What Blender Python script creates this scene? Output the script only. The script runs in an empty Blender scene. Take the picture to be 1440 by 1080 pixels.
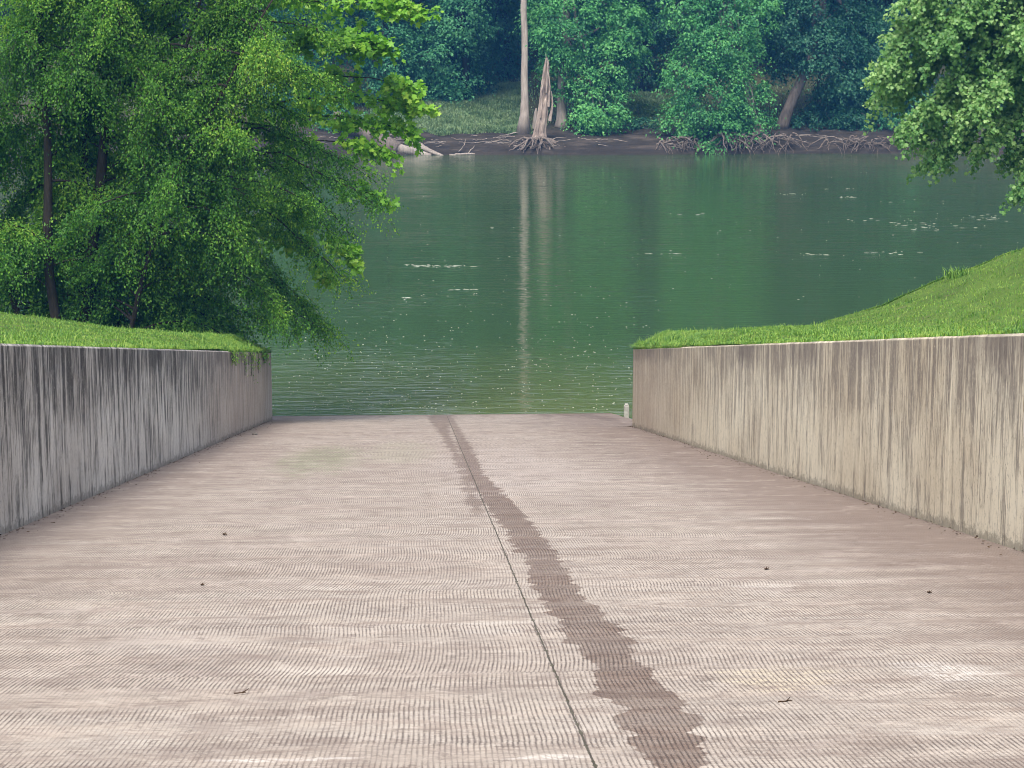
import bpy, math, random
import numpy as np
from mathutils import Vector, Matrix

# ------------------------------------------------------------------ camera, light, exposure
S = bpy.context.scene
F = 3000.0                       # focal length in photo pixels (photo is 1440 wide)
PITCH = math.atan(547.0 / F)     # camera looks a little down
# ramp runs along +Y; its vanishing point sits at photo pixel (587, 503)


def cam_axes(yaw):
    cp, sp = math.cos(PITCH), math.sin(PITCH)
    fwd = np.array([math.sin(yaw) * cp, math.cos(yaw) * cp, -sp])
    right = np.array([math.cos(yaw), -math.sin(yaw), 0.0])
    return right, np.cross(right, fwd), fwd


def pix_dir(px, py, ax):
    r, u, f = ax
    return f + r * (px - 720) / F + u * (540 - py) / F


lo, hi = 0.0, 0.2
for _ in range(60):
    mid = (lo + hi) / 2
    if pix_dir(587, 503, cam_axes(mid))[0] > 0:
        hi = mid
    else:
        lo = mid
YAW = (lo + hi) / 2
AX = cam_axes(YAW)
_d = pix_dir(587, 503, AX)
SLOPE = -_d[2] / _d[1]
EYE = 1.7 * math.sqrt(1 + SLOPE * SLOPE)      # eye height straight above the ramp
_e = pix_dir(630, 583, AX)
D = EYE / (-_e[2] / _e[1] - SLOPE)            # where the ramp meets the water
ZC = SLOPE * D + EYE
CAM = np.array([0.0, 0.0, ZC])


def ramp_z(y):
    return SLOPE * (D - y)


def at(px, py, y):
    d = pix_dir(px, py, AX)
    return CAM + d * (y / d[1])


def on_water(px, py, z=0.0):
    d = pix_dir(px, py, AX)
    return CAM + d * ((z - ZC) / d[2])


def on_ramp(px, py):
    d = pix_dir(px, py, AX)
    return CAM + d * (EYE / (-d[2] - SLOPE * d[1]))


FARY = on_water(760, 218)[1]

cam_data = bpy.data.cameras.new('camera')
cam = bpy.data.objects.new('camera', cam_data)
S.collection.objects.link(cam)
cam.location = CAM
cam.rotation_euler = (math.pi / 2 - PITCH, 0, -YAW)
cam_data.sensor_fit = 'HORIZONTAL'
cam_data.sensor_width = 36.0
cam_data.lens = 36.0 * F / 1440.0
cam_data.clip_start = 0.1
cam_data.clip_end = 3000
S.camera = cam

SUN_EL, SUN_AZ = math.radians(58), math.radians(195)   # azimuth clockwise from +Y
world = bpy.data.worlds.new('World')
S.world = world
world.use_nodes = True
wn, wl = world.node_tree.nodes, world.node_tree.links
wn.clear()
sky = wn.new('ShaderNodeTexSky')
sky.sky_type = 'NISHITA'
sky.sun_disc = False
sky.sun_elevation = SUN_EL
sky.sun_rotation = SUN_AZ
sky.air_density = 1.0
sky.dust_density = 4.0
sky.ozone_density = 1.0
bg = wn.new('ShaderNodeBackground')
bg.inputs['Strength'].default_value = 0.15
wo = wn.new('ShaderNodeOutputWorld')
hs = wn.new('ShaderNodeHueSaturation')          # thin high cloud: a paler sky
hs.inputs['Saturation'].default_value = 0.5
wl.new(sky.outputs[0], hs.inputs['Color'])
wl.new(hs.outputs[0], bg.inputs[0])
wl.new(bg.outputs[0], wo.inputs[0])

sun_data = bpy.data.lights.new('sun', 'SUN')
sun_data.energy = 2.2
sun_data.angle = math.radians(24)
sun_data.color = (1.0, 0.95, 0.86)
sun = bpy.data.objects.new('sun', sun_data)
S.collection.objects.link(sun)
sv = Vector((math.sin(SUN_AZ) * math.cos(SUN_EL), math.cos(SUN_AZ) * math.cos(SUN_EL), math.sin(SUN_EL)))
sun.rotation_euler = sv.to_track_quat('Z', 'Y').to_euler()
sun.location = (-30, -30, 60)

S.view_settings.view_transform = 'Standard'
S.view_settings.look = 'None'
S.view_settings.exposure = 1.02
S.view_settings.gamma = 1
S.render.engine = 'CYCLES'
S.cycles.use_denoising = True
S.cycles.filter_width = 0.95
S.cycles.max_bounces = 8
S.cycles.diffuse_bounces = 3
S.cycles.transmission_bounces = 4
S.cycles.volume_bounces = 0

# ------------------------------------------------------------------ object helpers
COL = S.collection


def tag(o, label=None, cat=None, group=None, kind=None):
    if label:
        o['label'] = label
    if cat:
        o['category'] = cat
    if group:
        o['group'] = group
    if kind:
        o['kind'] = kind
    return o


def empty(name, loc, label=None, cat=None, group=None):
    o = bpy.data.objects.new(name, None)
    o.empty_display_size = 0.3
    o.location = loc
    COL.objects.link(o)
    return tag(o, label, cat, group)


def mesh_obj(name, verts, faces, mat, parent=None, smooth=False, mats=None, midx=None):
    """verts (n,3); faces either one (m,k) int array or a list of such arrays"""
    verts = np.asarray(verts, dtype=np.float64)
    if parent is not None:
        verts = verts - np.array(parent.location)
    if isinstance(faces, np.ndarray):
        faces = [faces]
    faces = [f for f in faces if len(f)]
    me = bpy.data.meshes.new(name)
    me.vertices.add(len(verts))
    me.vertices.foreach_set('co', verts.astype(np.float32).ravel())
    nl = sum(f.size for f in faces)
    nf = sum(len(f) for f in faces)
    me.loops.add(nl)
    me.polygons.add(nf)
    me.loops.foreach_set('vertex_index', np.concatenate([f.ravel() for f in faces]).astype(np.int32))
    tot = np.concatenate([np.full(len(f), f.shape[1]) for f in faces])
    me.polygons.foreach_set('loop_start', np.concatenate([[0], np.cumsum(tot)[:-1]]).astype(np.int32))
    me.polygons.foreach_set('loop_total', tot.astype(np.int32))
    if midx is not None:
        me.polygons.foreach_set('material_index', np.asarray(midx, dtype=np.int32))
    me.polygons.foreach_set('use_smooth', np.full(nf, smooth, dtype=bool))
    me.update(calc_edges=True)
    me.validate()
    for m in (mats or [mat]):
        me.materials.append(m)
    o = bpy.data.objects.new(name, me)
    COL.objects.link(o)
    if parent is not None:
        o.parent = parent
    return o


class Builder:
    def __init__(self):
        self.v, self.q, self.t, self.n = [], [], [], 0

    def add(self, v, q=None, t=None):
        v = np.asarray(v, float)
        if q is not None and len(q):
            self.q.append(np.asarray(q) + self.n)
        if t is not None and len(t):
            self.t.append(np.asarray(t) + self.n)
        self.v.append(v)
        self.n += len(v)

    def tube(self, pts, radii, seg=6, cap=True, jitter=0.0, rng=None):
        pts = np.asarray(pts, float)
        n = len(pts)
        radii = np.broadcast_to(np.asarray(radii, float), (n,))
        tan = np.gradient(pts, axis=0)
        tan /= np.linalg.norm(tan, axis=1)[:, None] + 1e-9
        ref = np.array([0.31, 0.92, 0.21]) if abs(tan[0][2]) > 0.6 else np.array([0, 0, 1.0])
        a = np.cross(tan, ref)
        a /= np.linalg.norm(a, axis=1)[:, None] + 1e-9
        b = np.cross(tan, a)
        ang = np.linspace(0, 2 * np.pi, seg, endpoint=False)
        rr = radii[:, None] * np.ones(seg)[None]
        if jitter and rng is not None:
            rr = rr * (1 + rng.uniform(-jitter, jitter, (n, seg)) + rng.uniform(-jitter, jitter, (1, seg)))
        ring = (pts[:, None, :] + rr[..., None] * (a[:, None, :] * np.cos(ang)[None, :, None] + b[:, None, :] * np.sin(ang)[None, :, None]))
        v = ring.reshape(-1, 3)
        i = np.arange(n - 1)[:, None] * seg
        j = np.arange(seg)[None]
        k = (np.arange(seg)[None] + 1) % seg
        q = np.stack([i + j, i + k, i + seg + k, i + seg + j], -1).reshape(-1, 4)
        self.add(v, q)
        if cap:
            c0 = self.n
            self.add([pts[0], pts[-1]])
            base = c0 - n * seg
            t0 = np.stack([np.full(seg, c0), base + (np.arange(seg) + 1) % seg, base + np.arange(seg)], -1)
            e = base + (n - 1) * seg
            t1 = np.stack([np.full(seg, c0 + 1), e + np.arange(seg), e + (np.arange(seg) + 1) % seg], -1)
            self.t.append(t0)
            self.t.append(t1)

    def build(self, name, mat, parent=None, smooth=True):
        f = []
        if self.q:
            f.append(np.concatenate(self.q))
        if self.t:
            f.append(np.concatenate(self.t))
        return mesh_obj(name, np.concatenate(self.v), f, mat, parent, smooth)


def unit(v):
    return v / (np.linalg.norm(v, axis=-1, keepdims=True) + 1e-9)


# leaf outlines: x along the leaf, y across, z fold
KITE = (np.array([[0, 0, 0], [.45, .34, .10], [1, 0, 0], [.45, -.34, .10]]), np.array([[0, 1, 2, 3]]))
OVAL = (np.array([[0, 0, 0], [.3, .30, .08], [.68, .25, .07], [1, 0, -.06], [.68, -.25, .07], [.3, -.30, .08]]),
        np.array([[0, 1, 2, 3], [0, 3, 4, 5]]))
LOBED = (np.array([[0, 0, 0], [.12, .42, .06], [.36, .30, .02], [.62, .52, .10], [.66, .20, .02], [1, 0, -.08],
                   [.66, -.20, .02], [.62, -.52, .10], [.36, -.30, .02], [.12, -.42, .06]]),
         np.array([[0, 1, 2, 2], [0, 2, 8, 8], [0, 8, 9, 9], [2, 3, 4, 4], [2, 4, 6, 8], [8, 6, 7, 7], [4, 5, 6, 6]]))
CLUMP = (np.array([[0, 0, 0], [.35, .42, .10], [.55, .15, 0.], [1, .05, -.1], [.5, -.18, .03], [.3, -.45, .12]]),
         np.array([[0, 1, 2, 3], [0, 3, 4, 5]]))


def leaves(pos, axis, normal, size, tmpl):
    """place one leaf per row; returns verts, quads, tris"""
    tv, tf = tmpl
    a = unit(axis)
    s = unit(np.cross(normal, a))
    n = np.cross(a, s)
    size = np.broadcast_to(np.asarray(size, float), (len(pos),))
    v = (tv[None, :, 0, None] * a[:, None] + tv[None, :, 1, None] * s[:, None] + tv[None, :, 2, None] * n[:, None])
    v = v * size[:, None, None] + pos[:, None]
    off = (np.arange(len(pos)) * len(tv))[:, None, None]
    quads = tf[tf[:, 2] != tf[:, 3]]
    tris = tf[tf[:, 2] == tf[:, 3]][:, :3]
    out = []
    if len(quads):
        out.append((quads[None] + off).reshape(-1, 4))
    if len(tris):
        out.append((tris[None] + off).reshape(-1, 3))
    return v.reshape(-1, 3), out


# ------------------------------------------------------------------ node helpers
class NT:
    def __init__(self, name):
        self.m = bpy.data.materials.new(name)
        self.m.use_nodes = True
        self.t = self.m.node_tree
        self.t.nodes.clear()

    def n(self, kind, **kw):
        nd = self.t.nodes.new('ShaderNode' + kind)
        for k, v in kw.items():
            setattr(nd, k, v)
        return nd

    def link(self, a, b):
        self.t.links.new(a, b)

    def put(self, sock, val):
        if isinstance(val, bpy.types.NodeSocket):
            self.link(val, sock)
        elif val is not None:
            if isinstance(val, tuple) and len(val) == 3 and sock.type == 'RGBA':
                val = val + (1,)
            sock.default_value = val

    def math(self, op, a, b=None, c=None, clamp=False):
        nd = self.n('Math', operation=op, use_clamp=clamp)
        for i, x in enumerate((a, b, c)):
            if x is not None:
                self.put(nd.inputs[i], x)
        return nd.outputs[0]

    def noise(self, vec, scale, detail=3, rough=0.55, dist=0.0, dim='3D'):
        nd = self.n('TexNoise', noise_dimensions=dim)
        if vec is not None:
            self.link(vec, nd.inputs['Vector'])
        nd.inputs['Scale'].default_value = scale
        nd.inputs['Detail'].default_value = detail
        nd.inputs['Roughness'].default_value = rough
        nd.inputs['Distortion'].default_value = dist
        return nd.outputs['Fac']

    def scaled(self, vec, s, off=(0, 0, 0)):
        nd = self.n('Mapping')
        self.link(vec, nd.inputs[0])
        nd.inputs['Scale'].default_value = s
        nd.inputs['Location'].default_value = off
        return nd.outputs[0]

    def ss(self, x, lo, hi):
        nd = self.n('MapRange', interpolation_type='SMOOTHSTEP')
        self.put(nd.inputs[0], x)
        self.put(nd.inputs[1], lo)
        self.put(nd.inputs[2], hi)
        return nd.outputs[0]

    def mix(self, fac, a, b, blend='MIX'):
        nd = self.n('Mix', data_type='RGBA', blend_type=blend)
        self.put(nd.inputs[0], fac)
        self.put(nd.inputs[6], a)
        self.put(nd.inputs[7], b)
        return nd.outputs[2]

    def ramp(self, fac, stops):
        nd = self.n('ValToRGB')
        self.put(nd.inputs[0], fac)
        el = nd.color_ramp.elements
        while len(el) > 1:
            el.remove(el[-1])
        el[0].position, el[0].color = stops[0][0], tuple(stops[0][1]) + (1,)
        for p, c in stops[1:]:
            e = el.new(p)
            e.color = tuple(c) + (1,)
        return nd.outputs[0]

    def curve(self, x, x0, x1, pts, scale):
        """piecewise-linear function of x: pts are (x, y) with |y| <= scale"""
        t = self.math('DIVIDE', self.math('SUBTRACT', x, x0), x1 - x0, clamp=True)
        nd = self.n('FloatCurve')
        self.link(t, nd.inputs['Value'])
        cv = nd.mapping.curves[0]
        P = [((a - x0) / (x1 - x0), b / (2 * scale) + .5) for a, b in pts]
        P.sort()
        cv.points[0].location = P[0]
        cv.points[1].location = P[-1]
        for p in P[1:-1]:
            cv.points.new(*p)
        for p in cv.points:
            p.handle_type = 'VECTOR'
        nd.mapping.update()
        return self.math('MULTIPLY', self.math('SUBTRACT', nd.outputs[0], .5), 2 * scale)

    def bump(self, h, strength=1.0, dist=0.01, normal=None):
        nd = self.n('Bump')
        nd.inputs['Strength'].default_value = strength
        nd.inputs['Distance'].default_value = dist
        self.link(h, nd.inputs['Height'])
        if normal is not None:
            self.link(normal, nd.inputs['Normal'])
        return nd.outputs[0]

    def out(self, surf):
        o = self.n('OutputMaterial')
        self.link(surf, o.inputs[0])
        return self.m

    def principled(self, col, rough=0.8, normal=None, spec=0.3):
        b = self.n('BsdfPrincipled')
        self.put(b.inputs['Base Color'], col)
        self.put(b.inputs['Roughness'], rough)
        self.put(b.inputs['Specular IOR Level'], spec)
        if normal is not None:
            self.link(normal, b.inputs['Normal'])
        return b.outputs[0]

    def pos(self):
        return self.n('NewGeometry').outputs['Position']

    def xyz(self, v):
        s = self.n('SeparateXYZ')
        self.link(v, s.inputs[0])
        return s.outputs


def leaf_mat(name, stops, trans=0.35, rough=0.5, tcol=(1.0, 1.15, 0.45), patch=0.35, spec=.35):
    t = NT(name)
    g = t.n('NewGeometry')
    rnd = g.outputs['Random Per Island']
    big = t.noise(g.outputs['Position'], patch, 2)
    f = t.math('ADD', t.math('MULTIPLY', rnd, .6), t.math('MULTIPLY', t.ss(big, .3, .7), .4))
    col = t.ramp(f, stops)
    p = t.n('BsdfPrincipled')
    t.link(col, p.inputs['Base Color'])
    p.inputs['Roughness'].default_value = rough
    p.inputs['Specular IOR Level'].default_value = spec
    tr = t.n('BsdfTranslucent')
    t.link(t.mix(1.0, col, tcol, 'MULTIPLY'), tr.inputs[0])
    mx = t.n('MixShader')
    mx.inputs[0].default_value = trans
    t.link(p.outputs[0], mx.inputs[1])
    t.link(tr.outputs[0], mx.inputs[2])
    return t.out(mx.outputs[0])


def bark_mat(name, c0, c1, scale=6.0):
    t = NT(name)
    p = t.pos()
    a = t.noise(t.scaled(p, (scale, scale, scale * .18)), 1.0, 5, .65)
    b = t.noise(p, 1.1, 3)
    col = t.ramp(t.math('ADD', t.math('MULTIPLY', a, .7), t.math('MULTIPLY', b, .3)), [(.32, c0), (.68, c1)])
    return t.out(t.principled(col, .9, t.bump(a, .8, .05), .15))


# ------------------------------------------------------------------ materials
def ramp_material():
    t = NT('grooved_concrete')
    p = t.pos()
    x, y, z = t.xyz(p)
    flat = t.n('CombineXYZ')
    t.link(x, flat.inputs[0])
    t.link(y, flat.inputs[1])
    fl = flat.outputs[0]
    # broom passes about two metres long, each dragging the grooves a little sideways
    yj = t.math('ADD', y, t.math('MULTIPLY', t.math('SUBTRACT', t.noise(t.scaled(fl, (.3, .0, 0)), 1.0, 1), .5), .12))
    pas = t.math('DIVIDE', t.math('SUBTRACT', 11.02 + 2.06 * 20, yj), 2.06)
    band = t.math('FLOOR', pas)
    fr = t.math('FRACT', pas)                      # 0 at the far end, 1 at the near end of a pass
    wn_ = t.n('TexWhiteNoise', noise_dimensions='1D')
    t.link(band, wn_.inputs['W'])
    wr = wn_.outputs['Value']
    amp = t.math('ADD', t.math('MULTIPLY', wr, .055), .012)
    amp = t.math('MULTIPLY', amp, t.math('ADD', .2, t.math('MULTIPLY', t.noise(t.scaled(fl, (.25, .8, 7)), 1.0, 2), 1.7)))
    hook = t.math('MULTIPLY', t.math('POWER', fr, 5.0), amp)
    hook2 = t.math('MULTIPLY', t.math('POWER', t.math('SUBTRACT', 1.0, fr), 5.0), t.math('MULTIPLY', t.math('SUBTRACT', wr, .5), .05))
    sway = t.math('MULTIPLY', t.math('SUBTRACT', t.noise(t.scaled(fl, (.3, .25, 0)), 1.0, 1), .5), .13)
    sway2 = t.math('MULTIPLY', t.math('SUBTRACT', t.noise(t.scaled(fl, (5, 2.5, 0)), 1.0, 3), .5), .016)
    u = x
    for k in (hook, hook2, sway, sway2):
        u = t.math('ADD', u, k)
    u = t.math('ADD', u, t.math('MULTIPLY', t.noise(t.scaled(fl, (17, .5, 5)), 1.0, 2), .020))
    s = t.math('SINE', t.math('MULTIPLY', u, 2 * math.pi / .0245))
    groove = t.ss(s, t.math('ADD', .0, t.math('MULTIPLY', t.noise(t.scaled(fl, (40, 5, 2)), 1.0, 2), .5)), .95)
    crest = t.ss(s, -.3, -.9)
    brk = t.ss(t.noise(t.scaled(fl, (34, 7, 0)), 1.0, 4, .7), .30, .56)
    deep = t.ss(t.noise(t.scaled(fl, (.35, 1.9, 3)), 1.0, 2, .6), .30, .62)
    gm = t.math('MULTIPLY', t.math('MULTIPLY', groove, brk), t.math('ADD', t.math('MULTIPLY', deep, .75), .25))
    # concrete tone
    n1 = t.noise(t.scaled(fl, (.18, .5, 0)), 1.0, 4, .6)
    n2 = t.noise(t.scaled(fl, (1.3, 2.6, 0)), 1.0, 6, .7)
    n3 = t.noise(t.scaled(fl, (17, 22, 0)), 1.0, 5, .75)
    n4 = t.noise(t.scaled(fl, (5, 7, 6)), 1.0, 5, .75)
    col = t.ramp(n1, [(.3, (.252, .213, .180)), (.5, (.310, .272, .232)), (.72, (.360, .322, .278))])
    col = t.mix(t.ss(n2, .35, .75), col, (.41, .345, .285))
    col = t.mix(t.math('MULTIPLY', t.ss(n2, .48, .28), .6), col, (.20, .152, .128))
    col = t.mix(t.math('MULTIPLY', t.ss(n3, .50, .74), .55), col, (.17, .13, .115))
    col = t.mix(t.math('MULTIPLY', t.ss(n3, .46, .26), .4), col, (.50, .44, .375))
    col = t.mix(t.math('MULTIPLY', t.ss(n4, .54, .70), .55), col, (.20, .155, .135))
    col = t.mix(t.math('MULTIPLY', t.ss(n4, .44, .30), .45), col, (.50, .44, .375))
    # each pass has its own tone
    wn2 = t.n('TexWhiteNoise', noise_dimensions='1D')
    t.link(t.math('ADD', band, 77.3), wn2.inputs['W'])
    col = t.mix(t.math('MULTIPLY', wn2.outputs['Value'], .30), col, (.25, .195, .165))
    lip = t.math('MULTIPLY', t.ss(fr, .955, .99), t.ss(t.noise(t.scaled(fl, (1.3, 1, 0)), 1.0, 3), .42, .62))
    col = t.mix(t.math('MULTIPLY', lip, .55), col, (.16, .125, .11))
    pale = t.math('MULTIPLY', t.ss(fr, .80, .93), t.ss(t.noise(t.scaled(fl, (.9, .6, 4)), 1.0, 3), .5, .7))
    col = t.mix(t.math('MULTIPLY', pale, .5), col, (.50, .45, .39))
    # grooves
    col = t.mix(t.math('MULTIPLY', gm, .72), col, (.07, .055, .05))
    col = t.mix(t.math('MULTIPLY', t.math('MULTIPLY', crest, deep), .28), col, (.52, .455, .39))
    n5 = t.noise(t.scaled(fl, (3.5, 45, 0)), 1.0, 4, .7)
    col = t.mix(t.math('MULTIPLY', t.ss(n5, .54, .64), .55), col, (.14, .105, .09))
    n6 = t.noise(t.scaled(fl, (.9, 3.2, 11)), 1.0, 5, .75)
    col = t.mix(t.math('MULTIPLY', t.ss(n6, .51, .62), .55), col, (.19, .145, .12))
    n7 = t.noise(t.scaled(fl, (2.4, 2.6, 21)), 1.0, 5, .8)
    col = t.mix(t.math('MULTIPLY', t.ss(n7, .53, .60), .42), col, (.20, .155, .132))
    col = t.mix(t.math('MULTIPLY', t.ss(n7, .44, .37), .35), col, (.47, .41, .35))
    # white mineral bloom patches
    def blob(px, py, rx, ry, c, amt, nscale=(3, 6, 0), lo=.2):
        nonlocal col
        w = on_ramp(px, py)
        dx = t.math('DIVIDE', t.math('SUBTRACT', x, float(w[0])), rx)
        dy = t.math('DIVIDE', t.math('SUBTRACT', y, float(w[1])), ry)
        r = t.math('SQRT', t.math('ADD', t.math('MULTIPLY', dx, dx), t.math('MULTIPLY', dy, dy)))
        nn = t.noise(t.scaled(fl, nscale), 1.0, 6, .75)
        m = t.ss(t.math('SUBTRACT', nn, t.math('MULTIPLY', t.ss(r, .1, 1.15), .55)), lo + .08, lo + .36)
        m = t.math('MULTIPLY', m, t.math('SUBTRACT', 1.0, t.math('MULTIPLY', gm, .9)))
        m = t.math('MULTIPLY', m, t.ss(n3, .36, .58))
        col = t.mix(t.math('MULTIPLY', m, amt), col, c)
    white = (.62, .58, .53)
    blob(770, 1066, .42, .12, white, .7, (6, 14, 0), .15)
    blob(390, 1068, .62, .10, white, .6, (6, 14, 0), .15)
    blob(1330, 945, .55, .75, white, .55, (3, 5, 0), .15)
    blob(1075, 826, .5, .7, white, .3, (3, 5, 0), .15)
    blob(1090, 955, .7, .9, (.55, .47, .33), .6)
    blob(690, 885, .5, .9, white, .2)
    blob(250, 905, .9, 1.4, white, .18)
    blob(560, 560, 2.0, 8, (.50, .47, .42), .0)
    blob(450, 645, 1.6, 12, (.12, .18, .06), .75, (3.0, 2.2, 0), .20)
    blob(560, 635, 1.2, 10, (.30, .31, .20), .45, (1.2, .6, 0), .15)
    blob(720, 660, 2.4, 14, (.47, .42, .39), .4, (.6, .3, 0), .15)
    # silt along the foot of both walls
    col = t.mix(t.math('MULTIPLY', gm, .35), col, (.10, .08, .07))
    silt_n = t.noise(t.scaled(fl, (.55, 1.6, 0)), 1.0, 4, .65)
    r_edge = t.math('ADD', t.math('SUBTRACT', x, 3.55), t.math('MULTIPLY', t.math('SUBTRACT', silt_n, .5), 4.2))
    col = t.mix(t.math('MULTIPLY', t.ss(r_edge, -1.0, 1.2), .8), col, (.155, .115, .095))
    l_edge = t.math('ADD', t.math('SUBTRACT', -3.45, x), t.math('MULTIPLY', t.math('SUBTRACT', silt_n, .5), 3.0))
    col = t.mix(t.math('MULTIPLY', t.ss(l_edge, -1.1, .9), .75), col, (.165, .128, .112))
    streak = t.ss(t.noise(t.scaled(fl, (1.3, 3.2, 9)), 1.0, 5, .75), .50, .60)
    far_r = t.math('MULTIPLY', t.ss(x, 2.0, 3.6), t.ss(y, 26, 36))
    col = t.mix(t.math('MULTIPLY', t.math('MULTIPLY', streak, far_r), .75), col, (.09, .065, .05))
    n8 = t.noise(t.scaled(fl, (1.6, 1.5, 31)), 1.0, 6, .85)
    n9 = t.noise(t.scaled(fl, (7, 5, 3)), 1.0, 5, .8)
    farm = t.math('ADD', .45, t.math('MULTIPLY', t.ss(y, 17, 30), .55))
    col = t.mix(t.math('MULTIPLY', t.math('MULTIPLY', t.ss(n8, .53, .59), farm), .5), col, (.135, .102, .085))
    col = t.mix(t.math('MULTIPLY', t.math('MULTIPLY', t.ss(n8, .45, .39), farm), .42), col, (.46, .40, .35))
    col = t.mix(t.math('MULTIPLY', t.ss(n9, .56, .64), .5), col, (.12, .09, .075))
    col = t.mix(t.math('MULTIPLY', t.ss(y, 14, 34), .22), col, (.20, .152, .132))
    # damp run beside the joint, edges notched by the grooves
    L = [(583, 612, 634), (600, 634, 646), (633, 645, 665), (669, 654, 681), (700, 679, 714), (742, 706, 756), (783, 732, 786),
         (825, 750, 811), (867, 783, 850), (896, 790, 890), (917, 819, 886), (950, 838, 917), (967, 842, 934),
         (992, 858, 967), (1033, 877, 986), (1076, 915, 993), (1100, 925, 995)]
    cp, wp = [], []
    for yy, a, b in L:
        A, B = on_ramp(a, yy), on_ramp(b, yy)
        cp.append((float(A[1]), float(A[0] + B[0]) / 2))
        wp.append((float(A[1]), float(B[0] - A[0]) / 2))
    y0, y1 = min(c[0] for c in cp), max(c[0] for c in cp)
    c = t.curve(y, y0, y1, cp, 1.5)
    w = t.curve(y, y0, y1, wp, 1.0)
    jag = t.math('MULTIPLY', t.math('SUBTRACT', t.noise(t.scaled(fl, (.8, 2.6, 0)), 1.0, 2, .5), .5), .32)
    jag = t.math('ADD', jag, t.math('MULTIPLY', t.math('SUBTRACT', t.noise(t.scaled(fl, (1.5, 14, 8)), 1.0, 4, .7), .5), .08))
    jag2 = t.math('MULTIPLY', t.math('SUBTRACT', t.noise(t.scaled(fl, (.6, 2.2, 5)), 1.0, 3, .7), .5), .22)
    d = t.math('SUBTRACT', t.math('ABSOLUTE', t.math('SUBTRACT', x, c)), w)
    d = t.math('ADD', t.math('ADD', d, jag), jag2)
    wet = t.ss(d, .006, -.008)
    wvar = t.math('ADD', .52, t.math('MULTIPLY', t.ss(n2, .3, .65), .45))
    wetm = t.math('MULTIPLY', t.math('MULTIPLY', wet, wvar), t.math('ADD', .72, t.math('MULTIPLY', t.ss(y, 50, 24), .28)))
    # a second thin trail left of the joint further down
    L2 = [(590, 602, 632), (610, 618, 634), (640, 636, 648), (670, 648, 660), (700, 655, 672), (720, 664, 680), (734, 674, 676)]
    cp2, wp2 = [], []
    for yy, a, b in L2:
        A, B = on_ramp(a, yy), on_ramp(b, yy)
        cp2.append((float(A[1]), float(A[0] + B[0]) / 2))
        wp2.append((float(A[1]), float(B[0] - A[0]) / 2))
    y0, y1 = min(c[0] for c in cp2), max(c[0] for c in cp2)
    c2 = t.curve(y, y0, y1, cp2, 1.5)
    w2 = t.curve(y, y0, y1, wp2, 1.0)
    d2 = t.math('ADD', t.math('SUBTRACT', t.math('ABSOLUTE', t.math('SUBTRACT', x, c2)), w2), t.math('MULTIPLY', jag, 1.4))
    wet2 = t.math('MULTIPLY', t.math('MULTIPLY', t.ss(d2, .02, -.03), t.ss(y, y0, y0 + 2)), .6)
    # damp band by the water, dark tongues running up
    tong = t.math('MULTIPLY', t.ss(t.noise(t.scaled(fl, (1.1, .09, 2)), 1.0, 4, .6), .52, .66), t.ss(y, D - 15, D - 2))
    edge = t.ss(y, D - 1.5, D - .2)
    wet_all = t.math('MAXIMUM', t.math('MAXIMUM', wetm, wet2), t.math('MAXIMUM', t.math('MULTIPLY', tong, .55), t.math('MULTIPLY', edge, .5)))
    dark = t.mix(1.0, col, (.45, .365, .33), 'MULTIPLY')
    col = t.mix(wet_all, col, dark)
    # saw-cut joint, with grit and moss in it
    ja, jb = on_ramp(630, 588), on_ramp(835, 1075)
    jk = float((ja[0] - jb[0]) / (ja[1] - jb[1]))
    jx = t.math('ADD', t.math('MULTIPLY', y, jk), float(jb[0] - jk * jb[1]))
    jn = t.noise(t.scaled(fl, (0, 9, 0)), 1.0, 5, .7)
    jd = t.math('ABSOLUTE', t.math('ADD', t.math('SUBTRACT', x, jx), t.math('MULTIPLY', t.math('SUBTRACT', t.noise(t.scaled(fl, (0, 3, 1)), 1.0, 4), .5), .02)))
    jw = t.math('ADD', .002, t.math('MULTIPLY', t.ss(jn, .45, .75), .012))
    joint = t.ss(jd, t.math('ADD', jw, .004), jw)
    col = t.mix(t.math('MULTIPLY', joint, .88), col, t.ramp(jn, [(.4, (.028, .023, .02)), (.7, (.06, .06, .03))]))
    rough = t.math('SUBTRACT', .9, t.math('MULTIPLY', wet_all, .28))
    h = t.math('SUBTRACT', t.math('SUBTRACT', t.math('MULTIPLY', n3, .35), gm), t.math('MULTIPLY', joint, 2.0))
    return t.out(t.principled(col, rough, t.bump(h, .55, .005), .25))


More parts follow.
